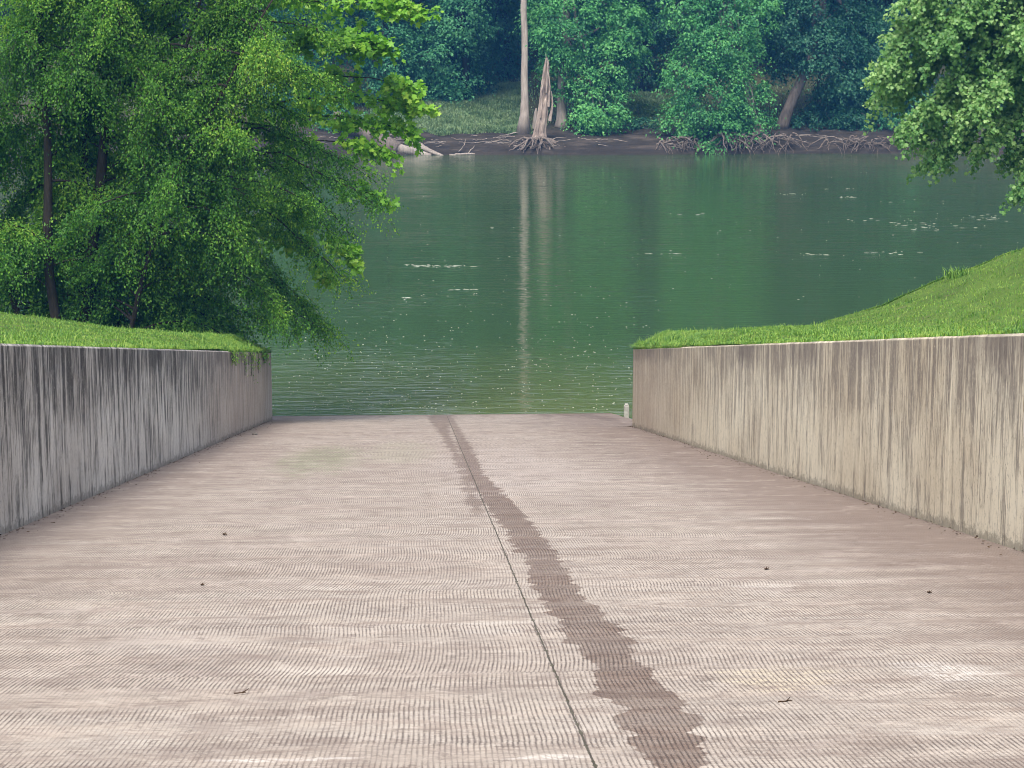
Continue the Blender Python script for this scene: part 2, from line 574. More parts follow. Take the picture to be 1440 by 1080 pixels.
def wall_material(name, base, pale, dark, brown, amt):
    t = NT(name)
    p = t.pos()
    x, y, z = t.xyz(p)
    hgt = t.math('SUBTRACT', z, t.math('MULTIPLY', t.math('SUBTRACT', D, y), SLOPE))     # height above the ramp
    v = t.n('CombineXYZ')
    t.link(x, v.inputs[0])
    t.link(y, v.inputs[1])
    t.link(hgt, v.inputs[2])
    v = v.outputs[0]
    fine = t.noise(t.scaled(v, (0, 42, .30)), 1.0, 4, .7)
    fine2 = t.noise(t.scaled(v, (0, 90, 1.6), (3, 7, 1)), 1.0, 4, .75)
    mid = t.noise(t.scaled(v, (0, 5.0, .9)), 1.0, 4, .65)
    big = t.noise(t.scaled(v, (0, .35, .5)), 1.0, 3, .55)
    spk = t.noise(t.scaled(v, (16, 26, 16)), 1.0, 6, .8)
    col = t.ramp(big, [(.3, base), (.7, pale)])
    zone = t.ss(y, 36, 48)
    col = t.mix(t.math('MULTIPLY', zone, .8), col, brown)
    # dark run-down streaks, denser in places and near the top
    lean = t.math('MULTIPLY', t.math('SUBTRACT', mid, .5), .75)
    topb = t.math('MULTIPLY', t.ss(hgt, .5, 1.7), .10)
    thr = t.math('SUBTRACT', t.math('SUBTRACT', .585, lean), topb)
    s1 = t.ss(fine, t.math('SUBTRACT', thr, .05), t.math('ADD', thr, .05))
    s2 = t.ss(fine2, t.math('SUBTRACT', thr, .04), t.math('ADD', thr, .05))
    lo = t.ss(t.math('ADD', hgt, t.math('MULTIPLY', t.math('SUBTRACT', t.noise(t.scaled(v, (0, 5, 0)), 1.0, 2), .5), 1.6)), -.8, .2)
    st = t.math('MULTIPLY', t.math('MAXIMUM', s1, t.math('MULTIPLY', s2, .8)), lo)
    st = t.math('MULTIPLY', st, t.math('SUBTRACT', amt, t.math('MULTIPLY', zone, amt * .55)))
    col = t.mix(st, col, dark)
    # pale lime runs
    pf = t.noise(t.scaled(v, (0, 15, .25), (1, 3, 9)), 1.0, 3, .5)
    col = t.mix(t.math('MULTIPLY', t.ss(pf, .60, .66), .75), col, pale)
    # mottling, grime at the foot, dark stain just under the top edge, pale arris
    col = t.mix(t.math('MULTIPLY', t.ss(spk, .53, .66), .55), col, dark)
    col = t.mix(t.math('MULTIPLY', t.ss(spk, .46, .33), .5), col, pale)
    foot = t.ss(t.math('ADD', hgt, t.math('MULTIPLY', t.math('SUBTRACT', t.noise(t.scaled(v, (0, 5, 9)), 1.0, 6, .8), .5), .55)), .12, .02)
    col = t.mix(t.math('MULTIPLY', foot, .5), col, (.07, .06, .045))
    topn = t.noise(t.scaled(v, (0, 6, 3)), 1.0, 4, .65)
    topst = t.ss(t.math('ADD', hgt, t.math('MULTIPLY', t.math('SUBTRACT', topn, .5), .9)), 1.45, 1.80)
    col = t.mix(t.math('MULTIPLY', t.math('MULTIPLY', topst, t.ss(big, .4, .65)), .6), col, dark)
    arrn = t.ss(t.noise(t.scaled(v, (0, 2.2, 1)), 1.0, 4, .7), .35, .6)
    arr = t.ss(t.math('ADD', hgt, t.math('MULTIPLY', t.math('SUBTRACT', topn, .5), .03)), WALL_H - .035, WALL_H - .02)
    col = t.mix(t.math('MULTIPLY', t.math('MULTIPLY', arr, arrn), .35), col, pale)
    h = t.math('ADD', t.math('MULTIPLY', t.math('SUBTRACT', fine, s1), .6), t.math('MULTIPLY', spk, .6))
    return t.out(t.principled(col, .9, t.bump(h, .5, .008), .2))


def grass_ground_mat():
    t = NT('lawn_soil')
    p = t.pos()
    a = t.noise(p, .5, 4)
    b = t.noise(p, 9, 4, .7)
    col = t.ramp(t.math('ADD', t.math('MULTIPLY', a, .5), t.math('MULTIPLY', b, .5)),
                 [(.32, (.045, .065, .018)), (.5, (.075, .125, .022)), (.68, (.10, .15, .03))])
    col = t.mix(t.math('MULTIPLY', t.ss(t.noise(p, 1.3, 3), .6, .72), .5), col, (.15, .12, .07))
    return t.out(t.principled(col, .95, t.bump(b, .6, .03), .1))


def far_ground_mat():
    t = NT('far_bank_soil')
    p = t.pos()
    x, y, z = t.xyz(p)
    a = t.noise(t.scaled(p, (.35, .5, 3.5)), 1.0, 5, .65)
    b = t.noise(p, 3.0, 4, .7)
    mud = t.ramp(a, [(.3, (.013, .011, .010)), (.5, (.032, .026, .022)), (.72, (.08, .063, .052))])
    mud = t.mix(t.math('MULTIPLY', t.ss(b, .5, .8), .5), mud, (.03, .022, .017))
    wet_shade = t.ss(z, .45, .05)  # wet band, with the shade of undercut hollows painted into it
    mud = t.mix(t.math('MULTIPLY', wet_shade, .6), mud, (.025, .02, .016))
    litter = t.ramp(b, [(.3, (.03, .035, .014)), (.7, (.075, .072, .03))])
    col = t.mix(t.ss(t.math('ADD', z, t.math('MULTIPLY', t.math('SUBTRACT', b, .5), 1.2)), 1.5, 2.3), mud, litter)
    return t.out(t.principled(col, .9, t.bump(b, .8, .15), .2))


def water_mat():
    t = NT('river_water')
    p = t.pos()
    x, y, z = t.xyz(p)
    # silt-green water; the ramp bed shows olive through the shallows
    nn = t.noise(t.scaled(p, (.25, .5, 0)), 1.0, 3)
    shallow = t.ss(t.math('ADD', y, t.math('MULTIPLY', t.math('SUBTRACT', nn, .5), 5)), D + 16, D - 2)
    nearm = t.ss(t.math('ABSOLUTE', x), 15, 4)
    col = t.mix(t.math('MULTIPLY', shallow, nearm), (.036, .066, .024), (.085, .102, .032))
    # ripples: crests lie mostly across the view, wavelets of several sizes
    w1 = t.noise(t.scaled(p, (.55, 2.4, 1)), 1.0, 3, .55)
    w2 = t.noise(t.scaled(p, (1.8, 7.0, 1), (4, 1, 0)), 1.0, 2, .5)
    w3 = t.noise(t.scaled(p, (.10, .28, 1), (9, 3, 0)), 1.0, 2, .5)
    calm = t.ss(t.noise(t.scaled(p, (.03, .06, 1), (2, 8, 0)), 1.0, 2), .35, .65)
    h = t.math('ADD', t.math('MULTIPLY', w1, t.math('ADD', .5, t.math('MULTIPLY', calm, .8))), t.math('MULTIPLY', w2, .22))
    h = t.math('ADD', h, t.math('MULTIPLY', w3, 1.2))
    b = t.bump(h, 1.0, .026)
    pr = t.n('BsdfPrincipled')
    t.link(col, pr.inputs['Base Color'])
    pr.inputs['Roughness'].default_value = .06
    pr.inputs['IOR'].default_value = 1.33
    pr.inputs['Specular IOR Level'].default_value = .5
    t.link(b, pr.inputs['Normal'])
    return t.out(pr.outputs[0])


def plain(name, c0, c1, scale=8.0, rough=.85, bump=.01):
    t = NT(name)
    p = t.pos()
    a = t.noise(p, scale, 5, .65)
    return t.out(t.principled(t.ramp(a, [(.3, c0), (.7, c1)]), rough, t.bump(a, .5, bump), .2))


WALL_H = 1.87 * math.sqrt(1 + SLOPE * SLOPE)
M_ramp = ramp_material()
M_wall_l = wall_material('streaked_concrete_grey', (.37, .335, .295), (.62, .585, .53), (.036, .032, .03), (.37, .295, .235), .95)
M_wall_r = wall_material('streaked_concrete_cream', (.52, .43, .30), (.72, .64, .48), (.115, .09, .08), (.37, .285, .215), .72)
M_lawn = grass_ground_mat()
M_far = far_ground_mat()
M_water = water_mat()
M_post = plain('pale_concrete', (.24, .225, .20), (.40, .38, .34))
M_blade = leaf_mat('grass_blade', [(.12, (.045, .125, .028)), (.5, (.13, .265, .032)), (.95, (.30, .39, .085))], .3, .55, (1.0, 1.1, .5), 2.4)
M_farblade = leaf_mat('far_grass_blade', [(.15, (.10, .18, .08)), (.55, (.19, .28, .13)), (.9, (.29, .37, .20))], .3, .6, (1.0, 1.1, .5), .5)
M_elm = leaf_mat('small_leaf', [(.1, (.027, .10, .016)), (.5, (.080, .225, .025)), (.8, (.19, .37, .042)), (1, (.36, .49, .07))], .50, .45, spec=.28)
M_syc = leaf_mat('broad_lobed_leaf', [(.1, (.095, .25, .018)), (.5, (.19, .42, .035)), (.9, (.38, .56, .08))], .42, .45)
M_maple = leaf_mat('silvery_leaf', [(.1, (.07, .18, .05)), (.5, (.15, .31, .085)), (.9, (.33, .49, .18))], .40, .42, spec=.35)
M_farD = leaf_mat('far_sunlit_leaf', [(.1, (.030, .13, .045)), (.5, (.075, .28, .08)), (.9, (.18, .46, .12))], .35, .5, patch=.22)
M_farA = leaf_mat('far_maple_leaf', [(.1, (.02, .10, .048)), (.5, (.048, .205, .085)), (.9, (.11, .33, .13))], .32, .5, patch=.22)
M_farB = leaf_mat('far_dark_shaded_leaf', [(.1, (.012, .060, .034)), (.5, (.027, .120, .062)), (.9, (.062, .19, .088))], .30, .5, patch=.22)  # dark green, with the shade of the wood put into the leaf colour
M_farC = leaf_mat('far_yellow_green_leaf', [(.1, (.05, .11, .02)), (.5, (.10, .19, .035)), (.9, (.18, .27, .06))], .32, .5, patch=.4)
M_bark = bark_mat('dark_bark', (.010, .009, .008), (.038, .031, .026), 9)
M_farbark = bark_mat('far_bark', (.06, .048, .042), (.20, .165, .14), 5)
M_palebark = bark_mat('pale_bark', (.17, .135, .11), (.42, .36, .31), 4)
M_snag = bark_mat('weathered_wood', (.10, .07, .058), (.46, .37, .31), 7)
M_root = bark_mat('bleached_root', (.04, .03, .026), (.24, .195, .165), 9)
M_drift = bark_mat('driftwood', (.10, .085, .075), (.36, .31, .27), 8)
M_specks = plain('specks', (.20, .24, .17), (.38, .41, .33), 20, .6, .002)  # pale grey-green flecks lying on the water
M_deadleaf = plain('dead_leaf', (.03, .018, .012), (.09, .055, .03), 30, .8, .002)
M_stone = plain('stone', (.08, .07, .06), (.2, .18, .16), 30, .85, .005)

# ------------------------------------------------------------------ setting: ramp, ground, water, far bank
XL = float((on_ramp(0, 755)[0] + on_ramp(382, 590)[0]) / 2)
XR = float((on_ramp(1440, 770)[0] + on_ramp(882, 600)[0]) / 2)
YL = float(on_ramp(382, 590)[1])
YR = float(on_ramp(882, 600)[1])


def grid(xs, ys, zf):
    X, Y = np.meshgrid(xs, ys)
    Z = zf(X, Y)
    v = np.stack([X, Y, Z], -1).reshape(-1, 3)
    nx, ny = len(xs), len(ys)
    i = np.arange(ny - 1)[:, None] * nx
    j = np.arange(nx - 1)[None]
    q = np.stack([i + j, i + j + 1, i + nx + j + 1, i + nx + j], -1).reshape(-1, 4)
    return v, q


def vnoise(x, y, seed=0):
    """smooth cheap value noise"""
    xi, yi = np.floor(x).astype(int), np.floor(y).astype(int)
    fx, fy = x - xi, y - yi
    fx, fy = fx * fx * (3 - 2 * fx), fy * fy * (3 - 2 * fy)

    def h(a, b):
        n = np.sin(a * 127.1 + b * 311.7 + seed * 74.7) * 43758.5453
        return n - np.floor(n)
    return (h(xi, yi) * (1 - fx) + h(xi + 1, yi) * fx) * (1 - fy) + (h(xi, yi + 1) * (1 - fx) + h(xi + 1, yi + 1) * fx) * fy


# the launching ramp: a sloping slab that runs on under the water
rx0, rx1 = XL - .6, XR + .6
v, q = grid(np.linspace(rx0, rx1, 40), np.linspace(-12, D + 8, 160),
            lambda X, Y: ramp_z(Y) + .012 * (vnoise(X * .9, Y * .6, 3) - .5))
tag(mesh_obj('boat_ramp', v, q, M_ramp, smooth=True), 'wide grooved concrete slipway sloping down to the river', 'ramp', kind='structure')

# the level approach behind the camera
v, q = grid(np.linspace(-40, 40, 9), np.linspace(-80, -12, 8), lambda X, Y: 0 * X + ramp_z(-12.0) - .01)
tag(mesh_obj('parking_ground', v, q, plain('approach_concrete', (.30, .25, .22), (.42, .36, .32), 2)), 'level concrete apron', 'ground', kind='structure')

KU_L = [(0, .0), (.8, .10), (3.4, .30), (4.6, .50), (7, .85), (12, 1.2), (30, 1.6), (200, 2)]
KU_R = [(0, .0), (.4, .06), (4.2, .24), (5.0, .42), (6.1, .74), (7.3, 1.28), (9.1, 1.98), (12, 2.9), (18, 3.8), (30, 4.3), (200, 5)]


def mound(u, y, side):
    """ground height beside the ramp, u metres outward from the wall face"""
    prof = KU_L if side < 0 else KU_R
    a = np.interp(u, [p[0] for p in prof], [p[1] for p in prof])
    grow = np.clip((y - 18) / 30, .15, 1.0) ** 1.3
    quick = np.clip((y - 22) / 28, 0.0, 1) * .33 * np.clip((u - .05) / .7, 0, 1)
    base = ramp_z(np.minimum(y, 60)) + WALL_H - .03
    z = base + (a * grow + quick)
    # the ground breaks away to the river past the crest
    end = YL if side < 0 else YR
    f = np.clip((u - 2.0) / 3.5, 0, 1)
    crest = (end - .85) * (1 - f) + (51.5 if side < 0 else 50.0) * f + np.clip((u - 9) * .5, 0, 9)
    k = np.clip((y - crest) / (.8 * (1 - f) + 9.0 * f), 0, 1)
    drop = k * k * (3 - 2 * k)
    z = z * (1 - drop) + (-1.2) * drop
    lump = (vnoise(u * 1.7, y * 1.3, 5) - .5) * .07 * np.clip(u / .5, 0, 1)
    return z + lump


for side in (-1, 1):
    us = np.concatenate([np.linspace(.20, 1.2, 14), np.linspace(1.35, 14, 60), np.linspace(15, 40, 20), np.linspace(45, 260, 12)])
    ys = np.concatenate([np.linspace(-80, 10, 16), np.linspace(11, 47, 90), np.linspace(47.2, 64, 110), np.linspace(66, 80, 5)])
    xw = XL if side < 0 else XR
    v, q = grid(us, ys, lambda U, Y: mound(U, Y, side))
    v[:, 0] = xw + side * v[:, 0]
    if side < 0:
        q = q[:, ::-1]
    o = mesh_obj('grass_bank', v, q, M_lawn, smooth=True)
    tag(o, 'mown grass bank rising beside the ramp wall', 'ground', kind='structure')

# river
v, q = grid(np.linspace(-400, 400, 3), np.array([D - 14, 120, FARY + 30]), lambda X, Y: 0 * X)
tag(mesh_obj('river_water', v, q, M_water), 'calm green river', 'water', kind='structure')


def shore(x):
    """where the far bank meets the water"""
    return FARY + .004 * (x - 10) ** 2 * 0 + 1.1 * (vnoise(x * .09, x * 0 + 3, 8) - .5) + .5 * (vnoise(x * .5, x * 0 + 1, 9) - .5) - np.clip((-6 - x) * .42, 0, 6)


def far_z(x, y):
    d = y - shore(x)
    prof = np.interp(d, [-20, -3, -.2, .0, .8, 3.2, 6, 14, 26, 60, 140, 320], [-4, -1.2, -.3, -.05, .75, 1.25, 1.75, 3.1, 4.6, 16, 48, 95])
    return prof + .22 * (vnoise(x * .8, y * .8, 2) - .5) * (d > -.5) + .9 * (vnoise(x * .12, y * .12, 4) - .5) * np.clip(d / 14, 0, 1)


xs = np.concatenate([np.linspace(-330, -45, 30), np.linspace(-43, 62, 260), np.linspace(65, 330, 28)])
ys = np.concatenate([np.linspace(FARY - 20, FARY - 6, 5), np.linspace(FARY - 5.5, FARY + 24, 90), np.linspace(FARY + 26, FARY + 320, 34)])
v, q = grid(xs, ys, lambda X, Y: far_z(X, Y))
tag(mesh_obj('far_bank', v, q, M_far, smooth=True), 'muddy far river bank rising into woods', 'terrain', kind='structure')


# ------------------------------------------------------------------ retaining walls
def wall(x_face, side, y_end, mat, label):
    th, b = .28, .02
    ys = np.linspace(-6, y_end, 90)
    # section from the face outward: (offset from the face, height above the ramp plane)
    sec = [(0, -.4), (0, WALL_H - b), (b, WALL_H), (th - b, WALL_H), (th, WALL_H - b), (th, -.4)]
    rng = np.random.default_rng(5 + side)
    rings = []
    for i, y in enumerate(ys):
        for j, (o, h) in enumerate(sec):
            w = rng.uniform(-.003, .003) if j in (1, 2) else 0
            rings.append((x_face + side * (o + w), y, ramp_z(y) + h + w))
    # chamfered end
    y = y_end + b
    for o, h in sec:
        o2 = min(max(o, b), th - b)
        h2 = min(h, WALL_H - b)
        rings.append((x_face + side * o2, y, ramp_z(y) + h2))
    n, m = len(ys) + 1, len(sec)
    q = []
    for i in range(n - 1):
        for j in range(m - 1):
            f = [i * m + j, i * m + j + 1, (i + 1) * m + j + 1, (i + 1) * m + j]
            q.append(f if side > 0 else f[::-1])
    v = np.array(rings)
    e = (n - 1) * m
    hexa = np.array([[e + k for k in range(m)]])
    hexb = np.array([[k for k in range(m)][::-1]])
    if side < 0:
        hexa, hexb = hexa[:, ::-1], hexb[:, ::-1]
    o = mesh_obj('retaining_wall', v, [np.array(q), hexa, hexb], mat)
    return tag(o, label, 'wall')


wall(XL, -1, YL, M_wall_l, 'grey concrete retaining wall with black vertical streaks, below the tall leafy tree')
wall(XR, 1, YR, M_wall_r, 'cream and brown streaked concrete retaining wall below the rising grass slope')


def bevel_box(bd, c, s, b=.012):
    x, y, z = s[0] / 2, s[1] / 2, s[2] / 2
    v, idx = [], {}
    for sx in (-1, 1):
        for sy in (-1, 1):
            for sz in (-1, 1):
                for ax in range(3):
                    p = [sx * (x - b), sy * (y - b), sz * (z - b)]
                    p[ax] = (sx * x, sy * y, sz * z)[ax]
                    idx[(sx, sy, sz, ax)] = len(v)
                    v.append([c[0] + p[0], c[1] + p[1], c[2] + p[2]])
    q, t = [], []
    for ax in range(3):
        o = [k for k in range(3) if k != ax]
        for s_ in (-1, 1):
            f = []
            for (a, b_) in ((-1, -1), (1, -1), (1, 1), (-1, 1)):
                k = [0, 0, 0]
                k[ax], k[o[0]], k[o[1]] = s_, a, b_
                f.append(idx[(*k, ax)])
            q.append(f)
        for a in (-1, 1):
            for b_ in (-1, 1):
                f = []
                for s_, which in ((-1, 0), (-1, 1), (1, 1), (1, 0)):
                    k = [0, 0, 0]
                    k[ax], k[o[0]], k[o[1]] = s_, a, b_
                    f.append(idx[(*k, o[which])])
                q.append(f)
    for sx in (-1, 1):
        for sy in (-1, 1):
            for sz in (-1, 1):
                t.append([idx[(sx, sy, sz, k)] for k in range(3)])
    bd.add(v, q, t)


bd = Builder()
pp = on_ramp(878.5, 582)
bevel_box(bd, (pp[0] + .04, pp[1] - .1, ramp_z(pp[1] - .1) + .06), (.15, .16, .40), .02)
bevel_box(bd, (pp[0] + .04, pp[1] - .1, ramp_z(pp[1] - .1) + .28), (.11, .12, .05), .015)
tag(bd.build('concrete_post', M_post, smooth=False), 'small white concrete post at the waterline past the end of the cream wall', 'post')


# ------------------------------------------------------------------ grass on the banks
def blades(rng, P, h, w, lean=.5):
    n = len(P)
    az = rng.uniform(0, 2 * np.pi, n)
    d = np.stack([np.cos(az), np.sin(az), np.zeros(n)], -1)
    s = np.stack([-np.sin(az), np.cos(az), np.zeros(n)], -1)
    l = rng.uniform(.05, lean, n)[:, None]
    h = h[:, None]
    w = w[:, None]
    up = np.array([0, 0, 1.0])
    m = P + up * h * .55 + d * h * l * .35
    t = P + up * h * (1 - .35 * l) + d * h * l * 1.1
    v = np.stack([P - s * w / 2, P + s * w / 2, m + s * w * .4, t, m - s * w * .4], 1).reshape(-1, 3)
    o = (np.arange(n) * 5)[:, None]
    return v, [np.concatenate([np.array([[0, 1, 2, 4]]) + o]), np.array([[4, 2, 3]]) + o]


rng = np.random.default_rng(11)
for side in (-1, 1):
    n = 150000 if side > 0 else 90000
    umax = 13.5 if side > 0 else 8.5
    y = 15 + 42 * rng.uniform(0, 1, n) ** .85
    u = .03 + umax * rng.uniform(0, 1, n) ** 1.25
    edge_n = n // 5                                    # thicker fringe that spills over the wall edge
    u[:edge_n] = rng.uniform(-.01, .5, edge_n)
    far = rng.uniform(0, 1, n) < .30
    u = np.where((np.arange(n) < edge_n) & (y < 30), u + .12, u)
    z = mound(np.maximum(u, .2), y, side)
    y = np.minimum(y, (YL if side < 0 else YR) - rng.uniform(.1, 3, n) * (u < 2))
    z = mound(np.maximum(u, .2), y, side)
    z = np.where(u < .28, np.maximum(z, ramp_z(y) + WALL_H), z)
    tuft = vnoise(u * 2.2, y * 2.2, 21 + side)
    h = rng.uniform(.025, .06, n) * (.6 + tuft * 1.0)
    h = h * np.where(rng.uniform(0, 1, n) < .035, rng.uniform(1.6, 2.8, n), 1)
    near_end = np.clip((y - 40) / 10, 0, 1) * np.clip(1 - u / 1.1, 0, 1)
    h *= 1 + near_end * (1.9 if side > 0 else 1.2) * rng.uniform(.3, 1, n)
    bare = vnoise(u * .9, y * .7, 31) > .80
    keep = ~(bare & (rng.uniform(0, 1, n) < .6))
    P = np.stack([(XL if side < 0 else XR) + side * u, y, z - .005], -1)[keep]
    v, f = blades(rng, P, h[keep], rng.uniform(.007, .016, n)[keep], .9)
    o = mesh_obj('lawn_grass', v, f, M_blade)
    tag(o, 'short bright green lawn grass with ragged fringe along the wall', 'grass', kind='stuff')


for side in (-1, 1):
    n = 26000
    end = YL if side < 0 else YR
    y = end - .12 - (9 if side > 0 else 13) * rng.uniform(0, 1, n) ** 1.4
    u = rng.uniform(.0, .75, n) ** 1.2
    z = np.where(u < .28, ramp_z(y) + WALL_H, np.maximum(mound(np.maximum(u, .25), np.minimum(y, end - .9), side) - SLOPE * np.maximum(y - end + .9, 0), ramp_z(y) + WALL_H - .05))
    h = rng.uniform(.05, .13, n) * (.5 + vnoise(u * 2, y * 1.6, 44 + side)) * np.clip((end - y + .3) * 1.6, .5, 1)
    P = np.stack([(XL if side < 0 else XR) + side * u, y, z - .01], -1)
    v, f = blades(rng, P, h, rng.uniform(.008, .018, n), 1.5)
    tag(mesh_obj('lawn_grass', v, f, M_blade), 'longer grass flopping over the river end of the wall', 'grass', kind='stuff')


def leafy_tuft(name, label, cat, base, n, h, w, mat, spread, rng):
    e = empty(name, base, label, cat)
    az = rng.uniform(0, 2 * np.pi, n)
    r = spread * rng.uniform(0, 1, n) ** .7
    P = np.stack([base[0] + np.cos(az) * r, base[1] + np.sin(az) * r, np.full(n, base[2] - .03)], -1)
    v, f = blades(rng, P, rng.uniform(.4, 1, n) * h, rng.uniform(.6, 1, n) * w, 1.1)
    mesh_obj('leaf_blade', v, f, mat, e)
    return e


uW = 7.5
yW = 49.0
leafy_tuft('weed_tuft', 'taller bright weed tuft on the crest of the right grass slope', 'weed',
           (XR + uW, yW, float(mound(np.array(uW), np.array(yW), 1))), 170, .38, .022, M_blade, .38, rng)

# creeping stems hanging over the left wall near its end
rv = np.random.default_rng(17)
e = empty('creeping_vine', (XL - .1, 51.0, ramp_z(51.0) + WALL_H), 'green creeper hanging over the top edge of the grey wall near its river end', 'vine')
bd = Builder()
LP = []
for i in range(40):
    bd = Builder()
    y = rv.uniform(45.5, 56.5)
    ln = rv.uniform(.12, .34) + (.45 * rv.uniform(0, 1) if abs(y - 51.5) < 2.6 else 0)
    k = np.linspace(0, 1, 7)
    pts = np.stack([XL - .12 + .155 * np.minimum(k * 4, 1), y + rv.uniform(-.12, .12) * k,
                    ramp_z(y) + WALL_H + .03 - ln * np.maximum(k - .2, 0) * 1.25], -1)
    bd.tube(pts, .004, 4)
    bd.build('stem', M_bark, e)
    for s in rv.uniform(0, 1, 26):
        LP.append(pts[0] * (1 - s) + pts[-1] * s if s < .15 else np.array([np.interp(s, k, pts[:, c]) for c in range(3)]))
LP = np.array(LP) + rv.normal(0, .03, (len(LP), 3)) + np.array([.02, 0, 0])
n = len(LP)
v, f = leaves(LP, np.stack([rv.uniform(0, .6, n), rv.normal(0, .5, n), rv.uniform(-1, -.2, n)], -1),
              np.stack([rv.uniform(.4, 1, n), rv.normal(0, .3, n), rv.uniform(.2, 1, n)], -1), rv.uniform(.03, .06, n), OVAL)
mesh_obj('foliage', v, f, M_blade, e)


# ------------------------------------------------------------------ near trees
class Tree:
    """wood and leaves of one tree, collected before they are linked"""

    def __init__(self, seed):
        self.r = np.random.default_rng(seed)
        self.lp, self.la, self.ln, self.ls = [], [], [], []

    def leaf_run(self, pts, n, size, spread, droop=.5):
        r = self.r
        s = r.uniform(0.05, 1.02, n)
        k = np.linspace(0, 1, len(pts))
        P = np.stack([np.interp(s, k, pts[:, c]) for c in range(3)], -1)
        tan = unit(pts[-1] - pts[0])
        a = tan * .5 + r.normal(0, .6, (n, 3)) + np.array([0, 0, -droop])
        nn = r.normal(0, .45, (n, 3)) + np.array([-.15, -.35, .9])
        self.lp.append(P + r.normal(0, spread, (n, 3)))
        self.la.append(a)
        self.ln.append(nn)
        self.ls.append(size * r.uniform(.6, 1.15, n))

    def twigs(self, bd, pts, n, length, nl, size, spread, hang=.6, r0=.008, droop=.5, kmin=.15):
        r = self.r
        k = np.linspace(0, 1, len(pts))
        main = unit(pts[-1] - pts[0])
        for _ in range(n):
            s = r.uniform(kmin, 1)
            p = np.array([np.interp(s, k, pts[:, c]) for c in range(3)])
            d = unit(main * .5 + np.array([r.normal(0, .7), r.normal(0, .7), r.normal(-.1, .35)]))
            L = length * r.uniform(.5, 1.2)
            t = np.linspace(0, 1, 5)[:, None]
            tp = p + d * L * t + np.array([0, 0, -1]) * hang * L * t ** 2
            if bd is not None:
                bd.tube(tp, np.linspace(r0, r0 * .35, 5), 3, cap=False)
            self.leaf_run(tp, nl, size, spread, droop)

    def crown(self, mat, parent, tmpl):
        v, f = leaves(np.concatenate(self.lp), np.concatenate(self.la), np.concatenate(self.ln), np.concatenate(self.ls), tmpl)
        return mesh_obj('crown', v, f, mat, parent)


def curve_pts(p0, p1, sag, n=9, wob=0.0, r=None):
    t = np.linspace(0, 1, n)[:, None]
    p = np.asarray(p0) * (1 - t) + np.asarray(p1) * t
    p = p + np.array([0, 0, 1.0]) * sag * 4 * t * (1 - t)
    if wob and r is not None:
        w = r.normal(0, wob, (n, 3)) * np.sin(np.pi * t)
        p = p + w
    return p


# tall many-stemmed tree with small leaves, behind the crest on the left
TY = 55.5
b0 = at(110, 470, TY)
zb = float(mound(np.array(XL - b0[0]), np.array(TY), -1))
elm = empty('river_birch', (b0[0], TY, zb), 'tall leafy many-stemmed tree with small drooping leaves above the grey wall', 'tree')
T = Tree(3)
stems = [((70, 470), (62, 150), (40, -330), .15), ((112, 470), (150, 160), (230, -420), .19), ((98, 470), (120, 200), (130, -380), .13),
         ((150, 470), (190, 330), (330, -180), .10), ((180, 468), (215, 340), (395, -20), .085), ((60, 470), (0, 350), (-130, -120), .11)]
for i, (a, m, c, rad) in enumerate(stems):
    yy = TY - .9 + T.r.uniform(-.4, .4)
    A, Mi, C_ = at(*a, yy), at(*m, yy + T.r.uniform(-.6, .6)), at(*c, yy + T.r.uniform(-2.0, 2.0))
    A[2] = zb - .3
    t = np.linspace(0, 1, 14)[:, None]
    pts = (1 - t) ** 2 * A + 2 * t * (1 - t) * (Mi * 2 - (A + C_) / 2) + t ** 2 * C_
    pts += T.r.normal(0, .035, pts.shape)
    bd = Builder()
    bd.tube(pts, np.linspace(rad, rad * .25, 14), 9, jitter=.06, rng=T.r)
    nb = 34
    for j in range(nb):
        s = .20 + .8 * (j + T.r.uniform(0, 1)) / nb
        p = np.array([np.interp(s, t[:, 0], pts[:, q_]) for q_ in range(3)])
        az = T.r.uniform(0, 2 * np.pi)
        el = T.r.uniform(.05, .75)
        L = T.r.uniform(1.7, 3.6) * (1.05 - .45 * s)
        d = np.array([math.cos(az) * math.cos(el), math.sin(az) * math.cos(el), math.sin(el)])
        if s < .5:
            d[1] = abs(d[1])
        if p[0] + d[0] * L > -3.2 and T.r.uniform(0, 1) < .55:
            d[0] *= -.4
        k = np.linspace(0, 1, 8)[:, None]
        bp = p + d * L * k + np.array([0, 0, -1]) * L * .55 * k ** 2 + T.r.normal(0, .03, (8, 3)) * k
        bd.tube(bp, np.linspace(.035, .008, 8), 5, cap=False)
        T.twigs(bd, bp, 24, .95, 80, .078, .09, .75, .007)
    bd.build('trunk', M_bark, elm)
